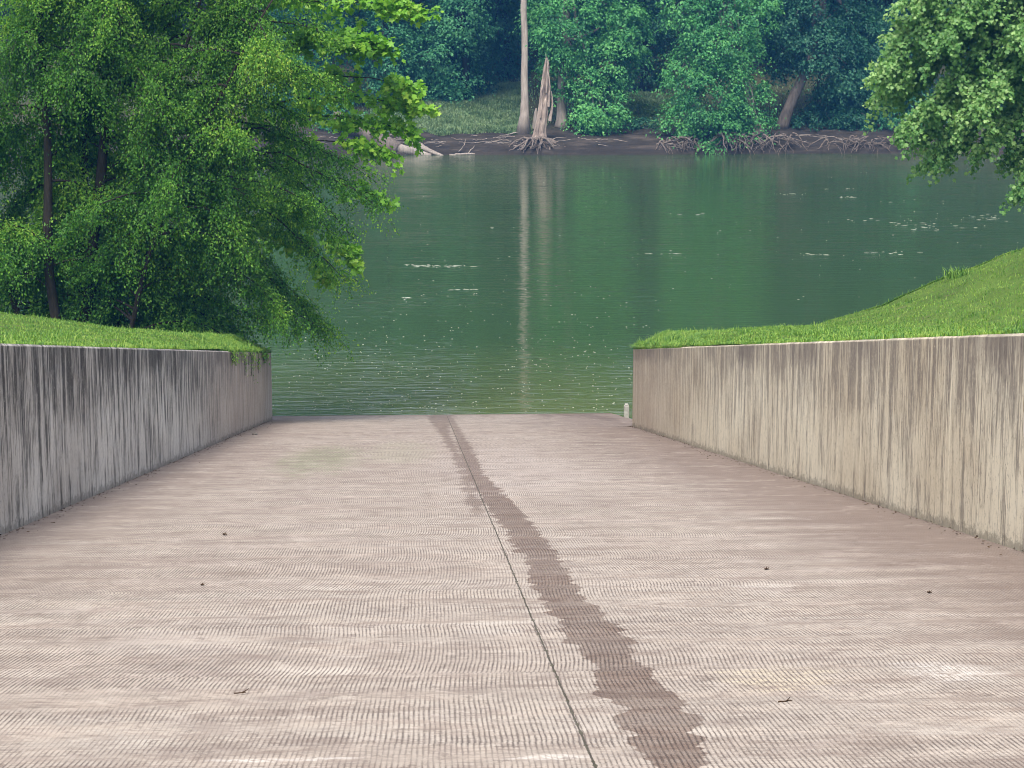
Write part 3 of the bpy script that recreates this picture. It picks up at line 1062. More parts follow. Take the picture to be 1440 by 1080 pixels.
# low skirt branches that reach right, over the end of the wall, and down to the grass
bd = Builder()
for (a, c, sag, ntw, nl) in [((150, 330), (385, 395), .5, 22, 60), ((170, 380), (440, 455), .55, 26, 62), ((130, 300), (300, 440), .6, 24, 60),
                         ((200, 250), (470, 330), .7, 22, 48), ((220, 180), (520, 250), .7, 20, 46), ((215, 120), (500, 130), .6, 20, 55),
                         ((120, 400), (250, 462), .3, 24, 60), ((160, 420), (330, 466), .35, 26, 60), ((40, 400), (-30, 440), .3, 14, 50), ((160, 360), (215, 455), .4, 20, 60),
                         ((210, 330), (400, 440), .5, 26, 60), ((230, 60), (470, 50), .5, 24, 60), ((170, 420), (370, 450), .3, 26, 60),
                         ((200, 300), (350, 330), .5, 24, 60), ((200, 220), (390, 240), .5, 26, 60), ((220, 130), (430, 170), .5, 26, 60),
                         ((110, 200), (30, 300), .4, 22, 60), ((90, 100), (-20, 160), .4, 22, 60), ((90, 60), (20, 40), .4, 22, 60),
                         ((240, 20), (420, -20), .5, 24, 60), ((260, -60), (470, -60), .5, 24, 60), ((230, 40), (360, 60), .5, 26, 60), ((200, 80), (330, 110), .5, 26, 60), ((240, 100), (455, 110), .5, 26, 60),
                         ((160, 60), (250, 40), .4, 24, 60), ((150, 10), (300, -20), .4, 24, 60), ((130, 20), (190, -30), .4, 24, 60), ((120, 90), (240, 110), .5, 26, 60), ((60, 20), (120, -20), .4, 24, 60),
                         ((220, 200), (480, 225), .6, 26, 60), ((225, 230), (530, 290), .8, 26, 52), ((220, 260), (490, 400), .8, 28, 56), ((215, 280), (460, 300), .7, 26, 56), ((215, 300), (430, 430), .7, 28, 60), ((220, 180), (500, 340), .9, 22, 44), ((210, 320), (455, 465), .7, 24, 60), ((220, 240), (420, 260), .6, 26, 60), ((100, 220), (200, 260), .4, 26, 60), ((40, 180), (-30, 230), .4, 22, 60), ((60, 260), (-20, 380), .5, 24, 60)]:
    A = at(*a, TY + T.r.uniform(-.3, .6))
    C_ = at(*c, TY + (T.r.uniform(.8, 2.6) if c[0] < 260 and c[1] > 250 else T.r.uniform(-1.5, 2.2)))
    bp = curve_pts(A, C_, sag, 10, .05, T.r)
    bd.tube(bp, np.linspace(.045, .008, 10), 5, cap=False)
    T.twigs(bd, bp, int(ntw * 1.8), .85, int(nl * 1.25), .077, .09, .7, .007, kmin=.2)
bd.build('limb', M_bark, elm)
T.crown(M_elm, elm, OVAL)

# light green tree with broad lobed leaves, standing behind it; its boughs reach right over the water
SY = 59.5
s0 = at(250, 470, SY)
zs = float(mound(np.array(XL - s0[0]), np.array(SY), -1))
syc = empty('sycamore_tree', (s0[0], SY, zs), 'bright lime green tree with broad lobed leaves reaching over the water', 'tree')
T = Tree(8)
bd = Builder()
tr = np.stack([at(250, 480, SY), at(256, 330, SY), at(285, 150, SY), at(300, -60, SY + .3), at(330, -330, SY)])
tr[0][2] = zs - .3
tt = np.linspace(0, 4, 17)
pts = np.stack([np.interp(tt, range(5), tr[:, c]) for c in range(3)], -1) + T.r.normal(0, .03, (17, 3))
bd.tube(pts, np.linspace(.15, .05, 17), 9, jitter=.05, rng=T.r)
bd.build('trunk', M_bark, syc)
bd = Builder()
for (a, c, dy, sag, ntw, L, nl) in [((290, 40), (590, 15), .3, .5, 15, .65, 24), ((300, 60), (545, 70), -.6, .4, 14, .6, 24), ((290, 110), (520, 60), -1, .4, 13, .6, 24),
                                ((290, 150), (590, 125), .0, .6, 14, .55, 22), ((280, 190), (590, 155), .4, .7, 13, .5, 20), ((275, 220), (575, 185), .6, .7, 12, .5, 20),
                                ((270, 260), (545, 215), .2, .7, 12, .5, 18), ((265, 300), (505, 372), -.3, .9, 12, .5, 22), ((268, 280), (540, 285), .6, .9, 9, .45, 16),
                                ((260, 310), (465, 395), .6, .8, 9, .45, 18), ((262, 300), (430, 300), -.8, .5, 10, .5, 16), ((265, 330), (430, 345), .5, .5, 9, .5, 16), ((290, 130), (420, 235), .4, .5, 12, .5, 18),
                                ((300, -60), (560, -60), 0, .6, 15, .7, 22), ((310, -120), (520, -160), .5, .6, 14, .7, 22), ((300, 20), (160, 30), .8, .4, 12, .7, 20),
                                ((280, 150), (130, 60), 1.0, .4, 12, .7, 20), ((310, -100), (140, -140), 1.0, .4, 10, .7, 20), ((290, 50), (470, -20), -1.2, .4, 14, .6, 24),
                                ((262, 330), (150, 380), .8, .3, 8, .5, 18), ((262, 330), (40, 330), 1.2, .3, 9, .5, 16)]:
    A = at(*a, SY)
    C_ = at(*c, SY + dy)
    bp = curve_pts(A, C_, sag, 10, .05, T.r)
    bd.tube(bp, np.linspace(.04, .007, 10), 5, cap=False)
    T.twigs(bd, bp, int(ntw * 1.4), L, int(nl * 1.3), .19, .09, .35, .007, .35, .4)
    T.twigs(bd, bp, 7, L * .8, int(nl * 1.2), .20, .09, .2, .007, .35, .85)
bd.build('limb', M_bark, syc)
T.crown(M_syc, syc, LOBED)

# pale silver-leaved tree at the right: trunk just outside the frame, boughs hang into it
MY = 61.0
m0 = at(1600, 300, MY)
zm = float(mound(np.array(m0[0] - XR), np.array(MY), 1))
mpl = empty('silver_maple', (m0[0], MY, zm), 'pale silvery green tree with drooping boughs leaning in from the right edge', 'tree')
T = Tree(21)
bd = Builder()
tr = np.stack([m0, at(1590, 150, MY), at(1560, -60, MY), at(1520, -260, MY), at(1500, -420, MY)])
tr[0][2] = zm - .3
pts = np.stack([np.interp(np.linspace(0, 4, 17), range(5), tr[:, c]) for c in range(3)], -1) + T.r.normal(0, .04, (17, 3))
bd.tube(pts, np.linspace(.26, .07, 17), 10, jitter=.05, rng=T.r)
bd.build('trunk', M_bark, mpl)
bd = Builder()
for (a, c, dy, sag, ntw) in [((1560, -60), (1232, 112), -.5, .9, 26), ((1560, -40), (1225, 150), .5, .9, 20), ((1570, 0), (1270, 190), -.8, .9, 26), ((1575, 40), (1305, 232), .2, .9, 22),
                             ((1580, 60), (1330, 220), .8, .8, 20), ((1585, 90), (1385, 215), -.3, .6, 16), ((1585, 110), (1430, 275), -.8, .6, 16), ((1550, -120), (1255, 60), .2, .8, 28),
                             ((1545, -140), (1275, 10), -.6, .8, 28), ((1540, -200), (1290, -60), .6, .8, 26), ((1520, -260), (1300, -130), 0, .8, 24), ((1560, -80), (1320, 60), -1.3, .7, 28),
                             ((1565, -60), (1360, 110), 1.3, .7, 28), ((1575, 10), (1370, 160), -1.5, .6, 26), ((1550, -130), (1380, 10), 1.6, .7, 28), ((1580, 60), (1430, 150), 1.4, .6, 24),
                             ((1570, -30), (1430, 60), -1.6, .6, 28), ((1540, -160), (1430, -60), -1.2, .6, 24), ((1520, -300), (1700, -160), 0, .8, 22), ((1560, -80), (1760, 60), 0, .8, 22),
                             ((1570, -40), (1700, 160), 1.0, .7, 22), ((1500, -400), (1440, -330), 1.0, .5, 22), ((1500, -400), (1360, -260), -1.0, .6, 22), ((1580, 40), (1340, 140), .0, .8, 26), ((1590, 110), (1400, 190), .4, .7, 24), ((1590, 130), (1425, 225), 1.0, .6, 22), ((1595, 150), (1450, 250), -.4, .6, 22), ((1580, 60), (1300, 190), 1.2, .9, 22), ((1560, -30), (1260, 140), 1.4, .9, 24), ((1570, 20), (1400, 100), .3, .7, 28), ((1560, -60), (1380, 40), .6, .7, 28), ((1550, -110), (1330, -10), .2, .8, 28), ((1560, -60), (1290, 110), 1.0, .8, 26)]:
    A = at(*a, MY)
    C_ = at(*c, MY + dy)
    bp = curve_pts(A, C_, sag, 10, .06, T.r)
    bd.tube(bp, np.linspace(.05, .008, 10), 5, cap=False)
    T.twigs(bd, bp, int(ntw * 2.2), .75, 60, .125, .09, .55, .007, .8, .2)
    T.twigs(bd, bp, 9, .6, 46, .135, .08, .4, .007, .8, .85)
bd.build('limb', M_bark, mpl)
T.crown(M_maple, mpl, LOBED)


# ------------------------------------------------------------------ far bank trees
def clump_crown(rng, blobs, leaf, per, dens, crad=.75, fill=.35):
    """foliage as many hanging clumps on the shell of several lobes; blobs: (centre, radii)"""
    C_, R_ = [np.array(b[0], float) for b in blobs], [np.array(b[1], float) for b in blobs]
    P, N = [], []
    for c, r in zip(C_, R_):
        area = 4 * math.pi * (np.prod(r) ** (2 / 3))
        n = max(6, int(area * dens))
        d = unit(rng.normal(0, 1, (n, 3)))
        rad = np.where(rng.uniform(0, 1, n) < fill, rng.uniform(.35, .85, n), rng.uniform(.84, 1.10, n))
        P.append(c + d * r * rad[:, None])
        N.append(unit(d / r))
    P, N = np.concatenate(P), np.concatenate(N)
    inside = np.zeros(len(P), bool)
    for c, r in zip(C_, R_):
        inside |= (((P - c) / r) ** 2).sum(-1) < .45
    keep = ~(inside & (rng.uniform(0, 1, len(P)) < .75))
    P, N = P[keep], N[keep]
    m = len(P)
    k = np.repeat(np.arange(m), per)
    n = len(k)
    cs = (crad * rng.uniform(.45, 1.25, m))[k][:, None]
    q = rng.normal(0, .42, (n, 3))
    # a clump is a cap: wide, rounded on top, fringed below
    rr2 = (q[:, :2] ** 2).sum(-1)
    q[:, 2] = q[:, 2] * .55 - rr2 * .9
    pos = P[k] + q * cs + N[k] * .15 * cs
    out = unit(np.stack([q[:, 0], q[:, 1], np.zeros(n)], -1))
    ax = out * .7 + N[k] * .3 + rng.normal(0, .4, (n, 3)) + np.array([0, 0, -.65])
    no = N[k] * .5 + out * .35 + rng.normal(0, .38, (n, 3)) + np.array([0, 0, .75])
    return leaves(pos, ax, no, leaf * rng.uniform(.6, 1.2, n), CLUMP)


def P3(px, py, y):
    return at(px, py, y)


def far_tree(name, label, base, trunk_pts, r0, r1, blobs, mat, bark, seed, leaf=.26, per=34, dens=1.5, crad=.85, group=None, flare=1.6, limbs=True):
    rng = np.random.default_rng(seed)
    e = empty(name, base, label, 'tree', group)
    bd = Builder()
    tp = np.array(trunk_pts, float)
    t = np.linspace(0, len(tp) - 1, 14)
    pts = np.stack([np.interp(t, range(len(tp)), tp[:, c]) for c in range(3)], -1)
    rad = np.linspace(r0, r1, 14)
    rad[0] *= flare
    rad[1] *= 1 + (flare - 1) * .25
    bd.tube(pts + rng.normal(0, .03, pts.shape), rad, 10, jitter=.08, rng=rng)
    if limbs:
        for c, r in blobs:
            s = rng.uniform(.45, .95)
            a = np.array([np.interp(s * (len(tp) - 1), range(len(tp)), tp[:, q_]) for q_ in range(3)])
            bd.tube(curve_pts(a, c, .4, 7, .1, rng), np.linspace(r0 * .4, .04, 7), 6, cap=False)
    bd.build('trunk', bark, e)
    if blobs:
        v, f = clump_crown(rng, blobs, leaf, per, dens, crad)
        mesh_obj('crown', v, f, mat, e)
    return e


def fz(p):
    return float(far_z(np.array(p[0]), np.array(p[1])))


def ground_pt(px, y):
    p = at(px, 200, y)
    p[2] = fz(p) - .15
    return p


Y0 = FARY
# the tall bare pale trunk, its crown far above the frame
yb = Y0 + 4.0
b = ground_pt(737, yb)
far_tree('sycamore_tree', 'tall bare pale trunk rising out of frame beside the broken snag', b,
         [b, P3(738, 100, yb), P3(736, 0, yb), P3(738, -140, yb), P3(745, -260, yb)], .33, .14,
         [(P3(745, -260, yb), (4.2, 4, 4.5)), (P3(690, -190, yb + 1), (2.6, 2.6, 2.2)), (P3(800, -200, yb + 1), (2.8, 2.6, 2.4))], M_farA, M_palebark, 41, flare=1.9)
# bright maple with a low lobe hanging at the bank
yb = Y0 + 6.5
b = ground_pt(790, yb)
far_tree('maple_tree', 'bright green maple with a low hanging lobe just right of the snag', b,
         [b, P3(789, 120, yb), P3(800, 0, yb), P3(810, -200, yb)], .42, .15,
         [(P3(812, 30, yb - 1), (3.1, 2.6, 3.2)), (P3(845, 148, yb - 2.2), (2.2, 1.7, 1.8)), (P3(880, 40, yb - .6), (1.7, 1.8, 2.4)), (P3(790, 40, yb - 1.5), (1.8, 1.5, 2.4)), (P3(790, 95, yb), (1.7, 1.8, 2.0)), (P3(862, 85, yb - 1), (1.9, 2.0, 1.8)),
          (P3(770, 15, yb + .5), (1.6, 1.8, 2.2)), (P3(838, 170, yb - 2.4), (1.3, 1.0, 1.0)), (P3(815, -110, yb), (4.2, 4, 4.2)), (P3(860, 10, yb), (2.2, 2.2, 2.2)), (P3(810, -250, yb), (4.0, 4, 4)), (P3(830, 115, yb - 1.5), (1.8, 1.5, 1.3))],
         M_farD, M_palebark, 42, leaf=.26, per=85, dens=1.05, crad=1.05)
# big bright tree that hangs to the water's edge
yb = Y0 + 3.2
b = ground_pt(1066, yb)
far_tree('maple_tree', 'big bright tree hanging down to the tangled roots at the water edge', b,
         [b, P3(1055, 150, yb), P3(1030, 60, yb), P3(1015, -60, yb), P3(1010, -220, yb)], .40, .16,
         [(P3(1018, 35, yb - 1.5), (2.6, 2.2, 3.0)), (P3(1000, 120, yb - 1.8), (2.3, 1.8, 2.4)), (P3(1005, 172, yb - 1.9), (2.3, 1.5, 1.7)), (P3(960, 95, yb - .5), (1.5, 1.5, 1.9)),
          (P3(1050, 130, yb - 1.2), (1.6, 1.4, 2.2)), (P3(975, 5, yb), (2.0, 2.0, 2.4)), (P3(1062, 25, yb), (1.6, 1.6, 2.4)), (P3(1068, 178, yb - 1.0), (1.1, 1.0, 1.0)),
          (P3(1010, -90, yb), (4.0, 3.6, 4.0)), (P3(1010, -220, yb), (4.0, 3.6, 4.2)), (P3(955, 165, yb - .8), (1.4, 1.2, 1.3)), (P3(1000, 60, yb - 2.0), (2.2, 1.6, 2.2))],
         M_farD, M_palebark, 43, leaf=.26, per=85, dens=1.1, crad=1.05, flare=2.3)
# leaning trunk
yb = Y0 + 6.0
b = ground_pt(1097, yb)
far_tree('maple_tree', 'dark green tree on a pale trunk leaning to the right', b,
         [b, P3(1110, 150, yb - .6), P3(1137, 92, yb - .6), P3(1156, 30, yb + 1), P3(1165, -120, yb + 1)], .52, .2,
         [(P3(1168, 20, yb + 1), (2.6, 2.4, 3.0)), (P3(1185, 130, yb + 1.0), (2.2, 1.8, 2.4)), (P3(1150, 175, yb + 1.4), (2.2, 1.4, 1.3)), (P3(1215, 60, yb + 1), (2.2, 2, 2.6)),
          (P3(1120, 20, yb - 1.2), (2.2, 1.6, 2.6)), (P3(1150, 60, yb - 1.4), (1.9, 1.4, 2.0)), (P3(1190, 90, yb - .8), (2.2, 1.6, 2.2)), (P3(1100, 70, yb + 1.6), (1.6, 1.6, 2.4)), (P3(1165, -110, yb), (4.2, 4, 4.4)), (P3(1165, -250, yb), (4.0, 4, 4))],
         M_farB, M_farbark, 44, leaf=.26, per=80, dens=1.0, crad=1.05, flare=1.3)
# dark trees behind
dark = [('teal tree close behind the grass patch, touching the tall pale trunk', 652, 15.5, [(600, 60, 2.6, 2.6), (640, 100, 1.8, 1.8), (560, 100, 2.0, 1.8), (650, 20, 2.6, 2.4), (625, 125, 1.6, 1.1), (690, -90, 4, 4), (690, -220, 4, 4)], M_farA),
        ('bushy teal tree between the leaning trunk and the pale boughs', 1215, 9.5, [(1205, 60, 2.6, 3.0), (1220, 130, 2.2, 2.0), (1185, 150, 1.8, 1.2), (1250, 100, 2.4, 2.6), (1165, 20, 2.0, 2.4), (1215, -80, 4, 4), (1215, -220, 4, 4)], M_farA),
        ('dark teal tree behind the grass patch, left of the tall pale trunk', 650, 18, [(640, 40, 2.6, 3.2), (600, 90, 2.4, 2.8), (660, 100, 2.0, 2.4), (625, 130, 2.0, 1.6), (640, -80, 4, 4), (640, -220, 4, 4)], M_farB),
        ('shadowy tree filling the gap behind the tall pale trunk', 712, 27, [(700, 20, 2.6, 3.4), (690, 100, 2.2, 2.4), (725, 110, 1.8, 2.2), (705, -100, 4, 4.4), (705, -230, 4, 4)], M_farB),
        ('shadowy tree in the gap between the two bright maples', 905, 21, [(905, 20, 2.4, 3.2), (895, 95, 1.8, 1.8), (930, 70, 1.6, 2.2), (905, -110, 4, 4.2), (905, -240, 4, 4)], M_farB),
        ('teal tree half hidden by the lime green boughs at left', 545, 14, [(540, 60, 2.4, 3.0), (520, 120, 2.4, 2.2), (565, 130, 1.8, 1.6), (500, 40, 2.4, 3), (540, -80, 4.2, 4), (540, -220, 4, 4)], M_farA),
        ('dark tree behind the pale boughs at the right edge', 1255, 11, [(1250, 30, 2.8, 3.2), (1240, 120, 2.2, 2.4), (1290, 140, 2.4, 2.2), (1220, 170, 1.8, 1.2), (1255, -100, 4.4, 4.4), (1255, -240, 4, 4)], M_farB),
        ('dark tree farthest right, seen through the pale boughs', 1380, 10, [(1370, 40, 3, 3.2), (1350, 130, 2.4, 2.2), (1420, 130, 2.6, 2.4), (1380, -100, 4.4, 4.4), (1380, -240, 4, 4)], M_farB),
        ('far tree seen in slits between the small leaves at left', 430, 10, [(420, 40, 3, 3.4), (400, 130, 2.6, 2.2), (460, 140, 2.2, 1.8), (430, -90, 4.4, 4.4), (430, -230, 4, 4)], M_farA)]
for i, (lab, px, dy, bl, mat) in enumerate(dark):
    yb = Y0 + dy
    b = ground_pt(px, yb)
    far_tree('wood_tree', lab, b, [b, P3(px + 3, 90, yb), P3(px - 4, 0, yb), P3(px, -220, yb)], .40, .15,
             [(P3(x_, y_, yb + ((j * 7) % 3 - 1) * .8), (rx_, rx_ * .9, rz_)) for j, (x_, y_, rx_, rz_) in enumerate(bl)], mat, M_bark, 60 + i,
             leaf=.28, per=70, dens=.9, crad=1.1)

# low yellow-green shrubs on the bank
for i, (lab, px, py, dy, r, mat) in enumerate([
        ('yellow green shrub on the grassy bank between the two bright maples', 900, 158, 10, (2.6, 1.6, 1.0), M_farC),
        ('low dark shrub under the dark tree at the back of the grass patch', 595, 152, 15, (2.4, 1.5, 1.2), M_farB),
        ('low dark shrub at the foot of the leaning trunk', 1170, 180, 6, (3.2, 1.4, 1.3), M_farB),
        ('low spreading shrub at the top of the mud below the pale boughs', 1245, 186, 5, (3.4, 1.3, 1.3), M_farA),
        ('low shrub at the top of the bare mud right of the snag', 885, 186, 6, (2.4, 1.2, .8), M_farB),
        ('low shrub on the far bank seen below the lime green boughs', 500, 180, 5.5, (3.0, 1.3, 1.2), M_farA)]):
    yb = Y0 + dy
    b = ground_pt(px, yb)
    e = empty('bank_shrub', b, lab, 'shrub')
    rg = np.random.default_rng(90 + i)
    for k in range(6):
        bd = Builder()
        tip = b + np.array([rg.uniform(-r[0], r[0]) * .7, rg.uniform(-.8, .8), r[2] * rg.uniform(.6, 1.2)])
        bd.tube(curve_pts(b, tip, .1, 5, .03, rg), np.linspace(.04, .012, 5), 5)
        bd.build('stem', M_farbark, e)
    bl = [((b[0] + rg.uniform(-.7, .7) * r[0], b[1] + rg.uniform(-.8, .8), b[2] + r[2] * rg.uniform(.4, .9)), (r[0] * .5, r[1] * .6, r[2] * .6)) for k in range(5)]
    v, f = clump_crown(rg, bl, .2, 34, 2.2, .5)
    mesh_obj('foliage', v, f, mat, e)

# the wood behind and beside: individual copies of three kinds of tree
protos = []
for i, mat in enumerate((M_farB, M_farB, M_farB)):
    rg = np.random.default_rng(120 + i)
    blobs = []
    for k in range(13):
        h = 2.5 + 17 * (k + rg.uniform(0, 1)) / 13
        a = rg.uniform(0, 6.28)
        rr_ = rg.uniform(1.2, 2.9) * (1 if h < 14 else .6)
        blobs.append(((math.cos(a) * rr_, math.sin(a) * rr_, h), (rg.uniform(1.9, 2.9), rg.uniform(1.9, 2.9), rg.uniform(1.8, 2.6))))
    e = far_tree('wood_tree', None, (0, 0, 0), [(0, 0, -.4), (.2, .1, 6), (-.1, 0, 12), (.2, 0, 20)], .36, .08, blobs, mat, M_farbark, 130 + i, leaf=.34, per=26, dens=1.05, crad=.95)
    protos.append(e)
rg = np.random.default_rng(77)
spots = []
for row, (dy, step) in enumerate([(33, 6.0), (44, 6.5), (58, 7.5)]):
    x = -58 + row * 2
    while x < 76:
        spots.append((x + rg.uniform(-1.5, 1.5), Y0 + dy + rg.uniform(-3, 3)))
        x += step
for x in (-40, -47, -55, -63, -72, -82, 60, 67, 75, 84, 94, -93, 105):
    spots.append((x, Y0 + rg.uniform(7, 13)))
first = [True] * 3
for x, y in spots:
    k = int(rg.integers(0, 3))
    src = protos[k]
    if first[k]:
        o = src
        first[k] = False
    else:
        o = src.copy()
        COL.objects.link(o)
        for ch in list(src.children):
            c = ch.copy()
            COL.objects.link(c)
            c.parent = o
    s = rg.uniform(.9, 1.25)
    o.location = (x, y, float(far_z(np.array(x), np.array(y))))
    o.rotation_euler = (0, 0, rg.uniform(0, 6.28))
    o.scale = (s, s, s * rg.uniform(.95, 1.15))
    tag(o, 'dense tree of the shaded wood behind the first row on the far bank', 'tree', 'trees of the wood across the river')

# grass on the far bank
rg = np.random.default_rng(55)
n = 60000
gx = rg.uniform(at(520, 190, Y0 + 8)[0], at(745, 190, Y0 + 8)[0], n)
gy = Y0 + rg.uniform(3.6, 24, n)
n2 = 22000
gx2 = rg.uniform(at(860, 190, Y0 + 8)[0], at(960, 190, Y0 + 8)[0], n2)
gy2 = Y0 + rg.uniform(6.5, 19, n2)
n3 = 18000
gx3 = rg.uniform(-45, 62, n3)
gy3 = Y0 + rg.uniform(7, 26, n3)
gx, gy = np.concatenate([gx, gx2, gx3]), np.concatenate([gy, gy2, gy3])
n = len(gx)
keep = (gy - shore(gx)) > 3.2 + 2.0 * vnoise(gx * .5, gy * .2, 6)
P = np.stack([gx, gy, far_z(gx, gy) - .02], -1)[keep]
n = len(P)
v, f = blades(rg, P, rg.uniform(.15, .45, n) * (.5 + vnoise(P[:, 0] * .7, P[:, 1] * .7, 12)), rg.uniform(.04, .09, n), 1.2)
tag(mesh_obj('bank_grass', v, f, M_farblade), 'pale green grass on the far bank behind the mud', 'grass', kind='stuff')


# ------------------------------------------------------------------ snag, roots, driftwood
def root_fan(bd, rng, c, n, reach, drop, r0, front=True, arch=.25):
    for i in range(n):
        a = rng.uniform(-math.pi * 1.05, .05 * math.pi) if front else rng.uniform(0, 2 * math.pi)
        L = reach * rng.uniform(.35, 1.0)
        k = np.linspace(0, 1, 9)[:, None]
        d = np.array([math.cos(a), math.sin(a) * .7, 0])
        p = c + d * L * k + np.array([0, 0, 1]) * (arch * L * k * (1 - k) * rng.uniform(-.3, 1.2)) - np.array([0, 0, 1]) * drop * k ** rng.uniform(1.0, 2.2) * rng.uniform(.5, 1.05)
        p += rng.normal(0, .07, p.shape) * k * min(1, reach)
        r = r0 * rng.uniform(.45, 1.1)
        bd.tube(p, np.linspace(r, r * .25, 9), 5, cap=False)
        if rng.uniform(0, 1) < .6:
            j = rng.integers(3, 7)
            q_ = p[j] + np.cumsum(np.vstack([[0, 0, 0], rng.normal(0, .09, (4, 3)) + d * .16 + np.array([0, 0, -.08])]), 0)
            bd.tube(q_, np.linspace(r * .5, r * .15, 5), 4, cap=False)


rg = np.random.default_rng(5)
ys = Y0 + 1.4
base = at(759, 200, ys)
snag = empty('dead_snag', base, 'splintered dead trunk standing on a spread of bare roots', 'snag')
bd = Builder()
tr = np.stack([at(757, 204, ys), at(759, 185, ys), at(763, 160, ys), at(766, 125, ys), at(768, 98, ys), at(769, 80, ys)])
rad = np.array([.66, .41, .35, .29, .20, .06])
t = np.linspace(0, 5, 26)
pts = np.stack([np.interp(t, range(6), tr[:, c]) for c in range(3)], -1)
rr = np.interp(t, range(6), rad)
# fluted trunk: vary the radius round the section, hollowed on the shaded side
seg = 22
ang = np.linspace(0, 2 * np.pi, seg, endpoint=False)
flu = 1 + .16 * np.sin(ang * 5 + .6) + .09 * np.sin(ang * 9 + 2) + rg.uniform(-.05, .05, seg)
zlo, zhi = pts[0][2], pts[-1][2]
cap = zlo + (zhi - zlo) * np.clip(.62 + .42 * np.cos(ang - .5) * rg.uniform(.2, 1.0, seg) + rg.uniform(-.16, .16, seg), .38, 1.0)
cap[::5] = zhi
V = []
for i in range(26):
    w = flu + rg.uniform(-.03, .03, seg)
    R = rr[i] * w
    zz = pts[i][2] + (rg.uniform(-.12, .12, seg) if 0 < i < 25 else 0) + np.zeros(seg)
    over = np.clip((zz - cap) / 1.2, 0, 1)
    R = R * (1 - .8 * over)
    zz = np.minimum(zz, cap + over * .35)
    V.append(np.stack([pts[i][0] + np.cos(ang) * R, pts[i][1] + np.sin(ang) * R * .8, zz], -1))
V = np.concatenate(V)
i = np.arange(25)[:, None] * seg
j = np.arange(seg)[None]
k = (np.arange(seg)[None] + 1) % seg
bd.add(V, np.stack([i + j, i + k, i + seg + k, i + seg + j], -1).reshape(-1, 4))
# splinters: long slivers split from the shaft
for (a, b_, c, r0_) in [((772, 150), (773, 118), (771, 84), .10), ((773, 170), (777, 150), (776, 128), .13), ((760, 165), (762, 130), (765, 100), .13), ((768, 130), (770, 95), (768, 76), .09), ((755, 190), (761, 150), (764, 115), .14)]:
    p = np.stack([at(*a, ys - .25), at(*b_, ys - .25), at(*c, ys - .1)])
    t = np.linspace(0, 2, 8)
    bd.tube(np.stack([np.interp(t, range(3), p[:, q_]) for q_ in range(3)], -1) + rg.normal(0, .02, (8, 3)), np.linspace(r0_, .02, 8), 5, jitter=.2, rng=rg)
bd.build('trunk', M_snag, snag, smooth=False)
for i in range(5):
    bd = Builder()
    root_fan(bd, rg, at(757 + (i - 2) * 6, 196, ys - .5), 12, 2.3, 1.15, .15, True, .5)
    bd.build('root', M_root, snag)

# cut and broken stubs near the snag
for (px, top, dy, r0_, lab) in [(752, 152, 6.2, .26, 'short pale stub between the tall trunk and the snag'), (728 + 62, 160, 9.0, .0, None)]:
    if lab is None:
        continue
    b = ground_pt(px, Y0 + dy)
    bd = Builder()
    p = np.stack([b, at(px + 1, (top + 195) / 2, Y0 + dy), at(px + 2, top, Y0 + dy)])
    t = np.linspace(0, 2, 8)
    bd.tube(np.stack([np.interp(t, range(3), p[:, q_]) for q_ in range(3)], -1), np.array([1.5, 1.15, 1, .95, .9, .8, .6, .2]) * r0_, 10, jitter=.12, rng=rg)
    tag(bd.build('tree_stub', M_palebark), lab, 'stump')

# tangles of bare roots along the waterline
for lab, px, py, n, reach, r0_, wid in [
        ('dense tangle of bare roots under the big bright tree', 1060, 190, 70, 3.0, .08, 3.2),
        ('small arching root tangle at the left foot of the big bright tree', 955, 196, 44, 2.0, .09, 1.7),
        ('loose bare roots on the mud right of the leaning trunk', 1195, 203, 26, 2.6, .075, 2.4),
        ('fallen branches tangled at the waterline under the pale boughs', 1245, 196, 22, 3.0, .07, 2.4)]:
    y = Y0 + .75
    c = at(px, py, y)
    c[2] = max(c[2], 1.15)
    bd = Builder()
    for i in range(n):
        cc = c + np.array([rg.uniform(-wid, wid), rg.uniform(-.2, .5), rg.uniform(-.45, .2)])
        root_fan(bd, rg, cc, 1, reach * .8, cc[2] * .95, r0_, True, .4)
    tag(bd.build('root_tangle', M_root), lab, 'roots')

# driftwood


def log(name, lab, pts, radii, mat=M_drift, cat='driftwood', branches=()):
    bd = Builder()
    p = np.array(pts, float)
    t = np.linspace(0, len(p) - 1, 12)
    c = np.stack([np.interp(t, range(len(p)), p[:, q_]) for q_ in range(3)], -1) + rg.normal(0, .02, (12, 3))
    bd.tube(c, np.interp(t, range(len(radii)), radii), 9, jitter=.1, rng=rg)
    for b_ in branches:
        q_ = np.array(b_, float)
        t = np.linspace(0, len(q_) - 1, 8)
        bd.tube(np.stack([np.interp(t, range(len(q_)), q_[:, k_]) for k_ in range(3)], -1) + rg.normal(0, .025, (8, 3)), np.linspace(.055, .02, 8), 6)
    return tag(bd.build(name, mat), lab, cat)


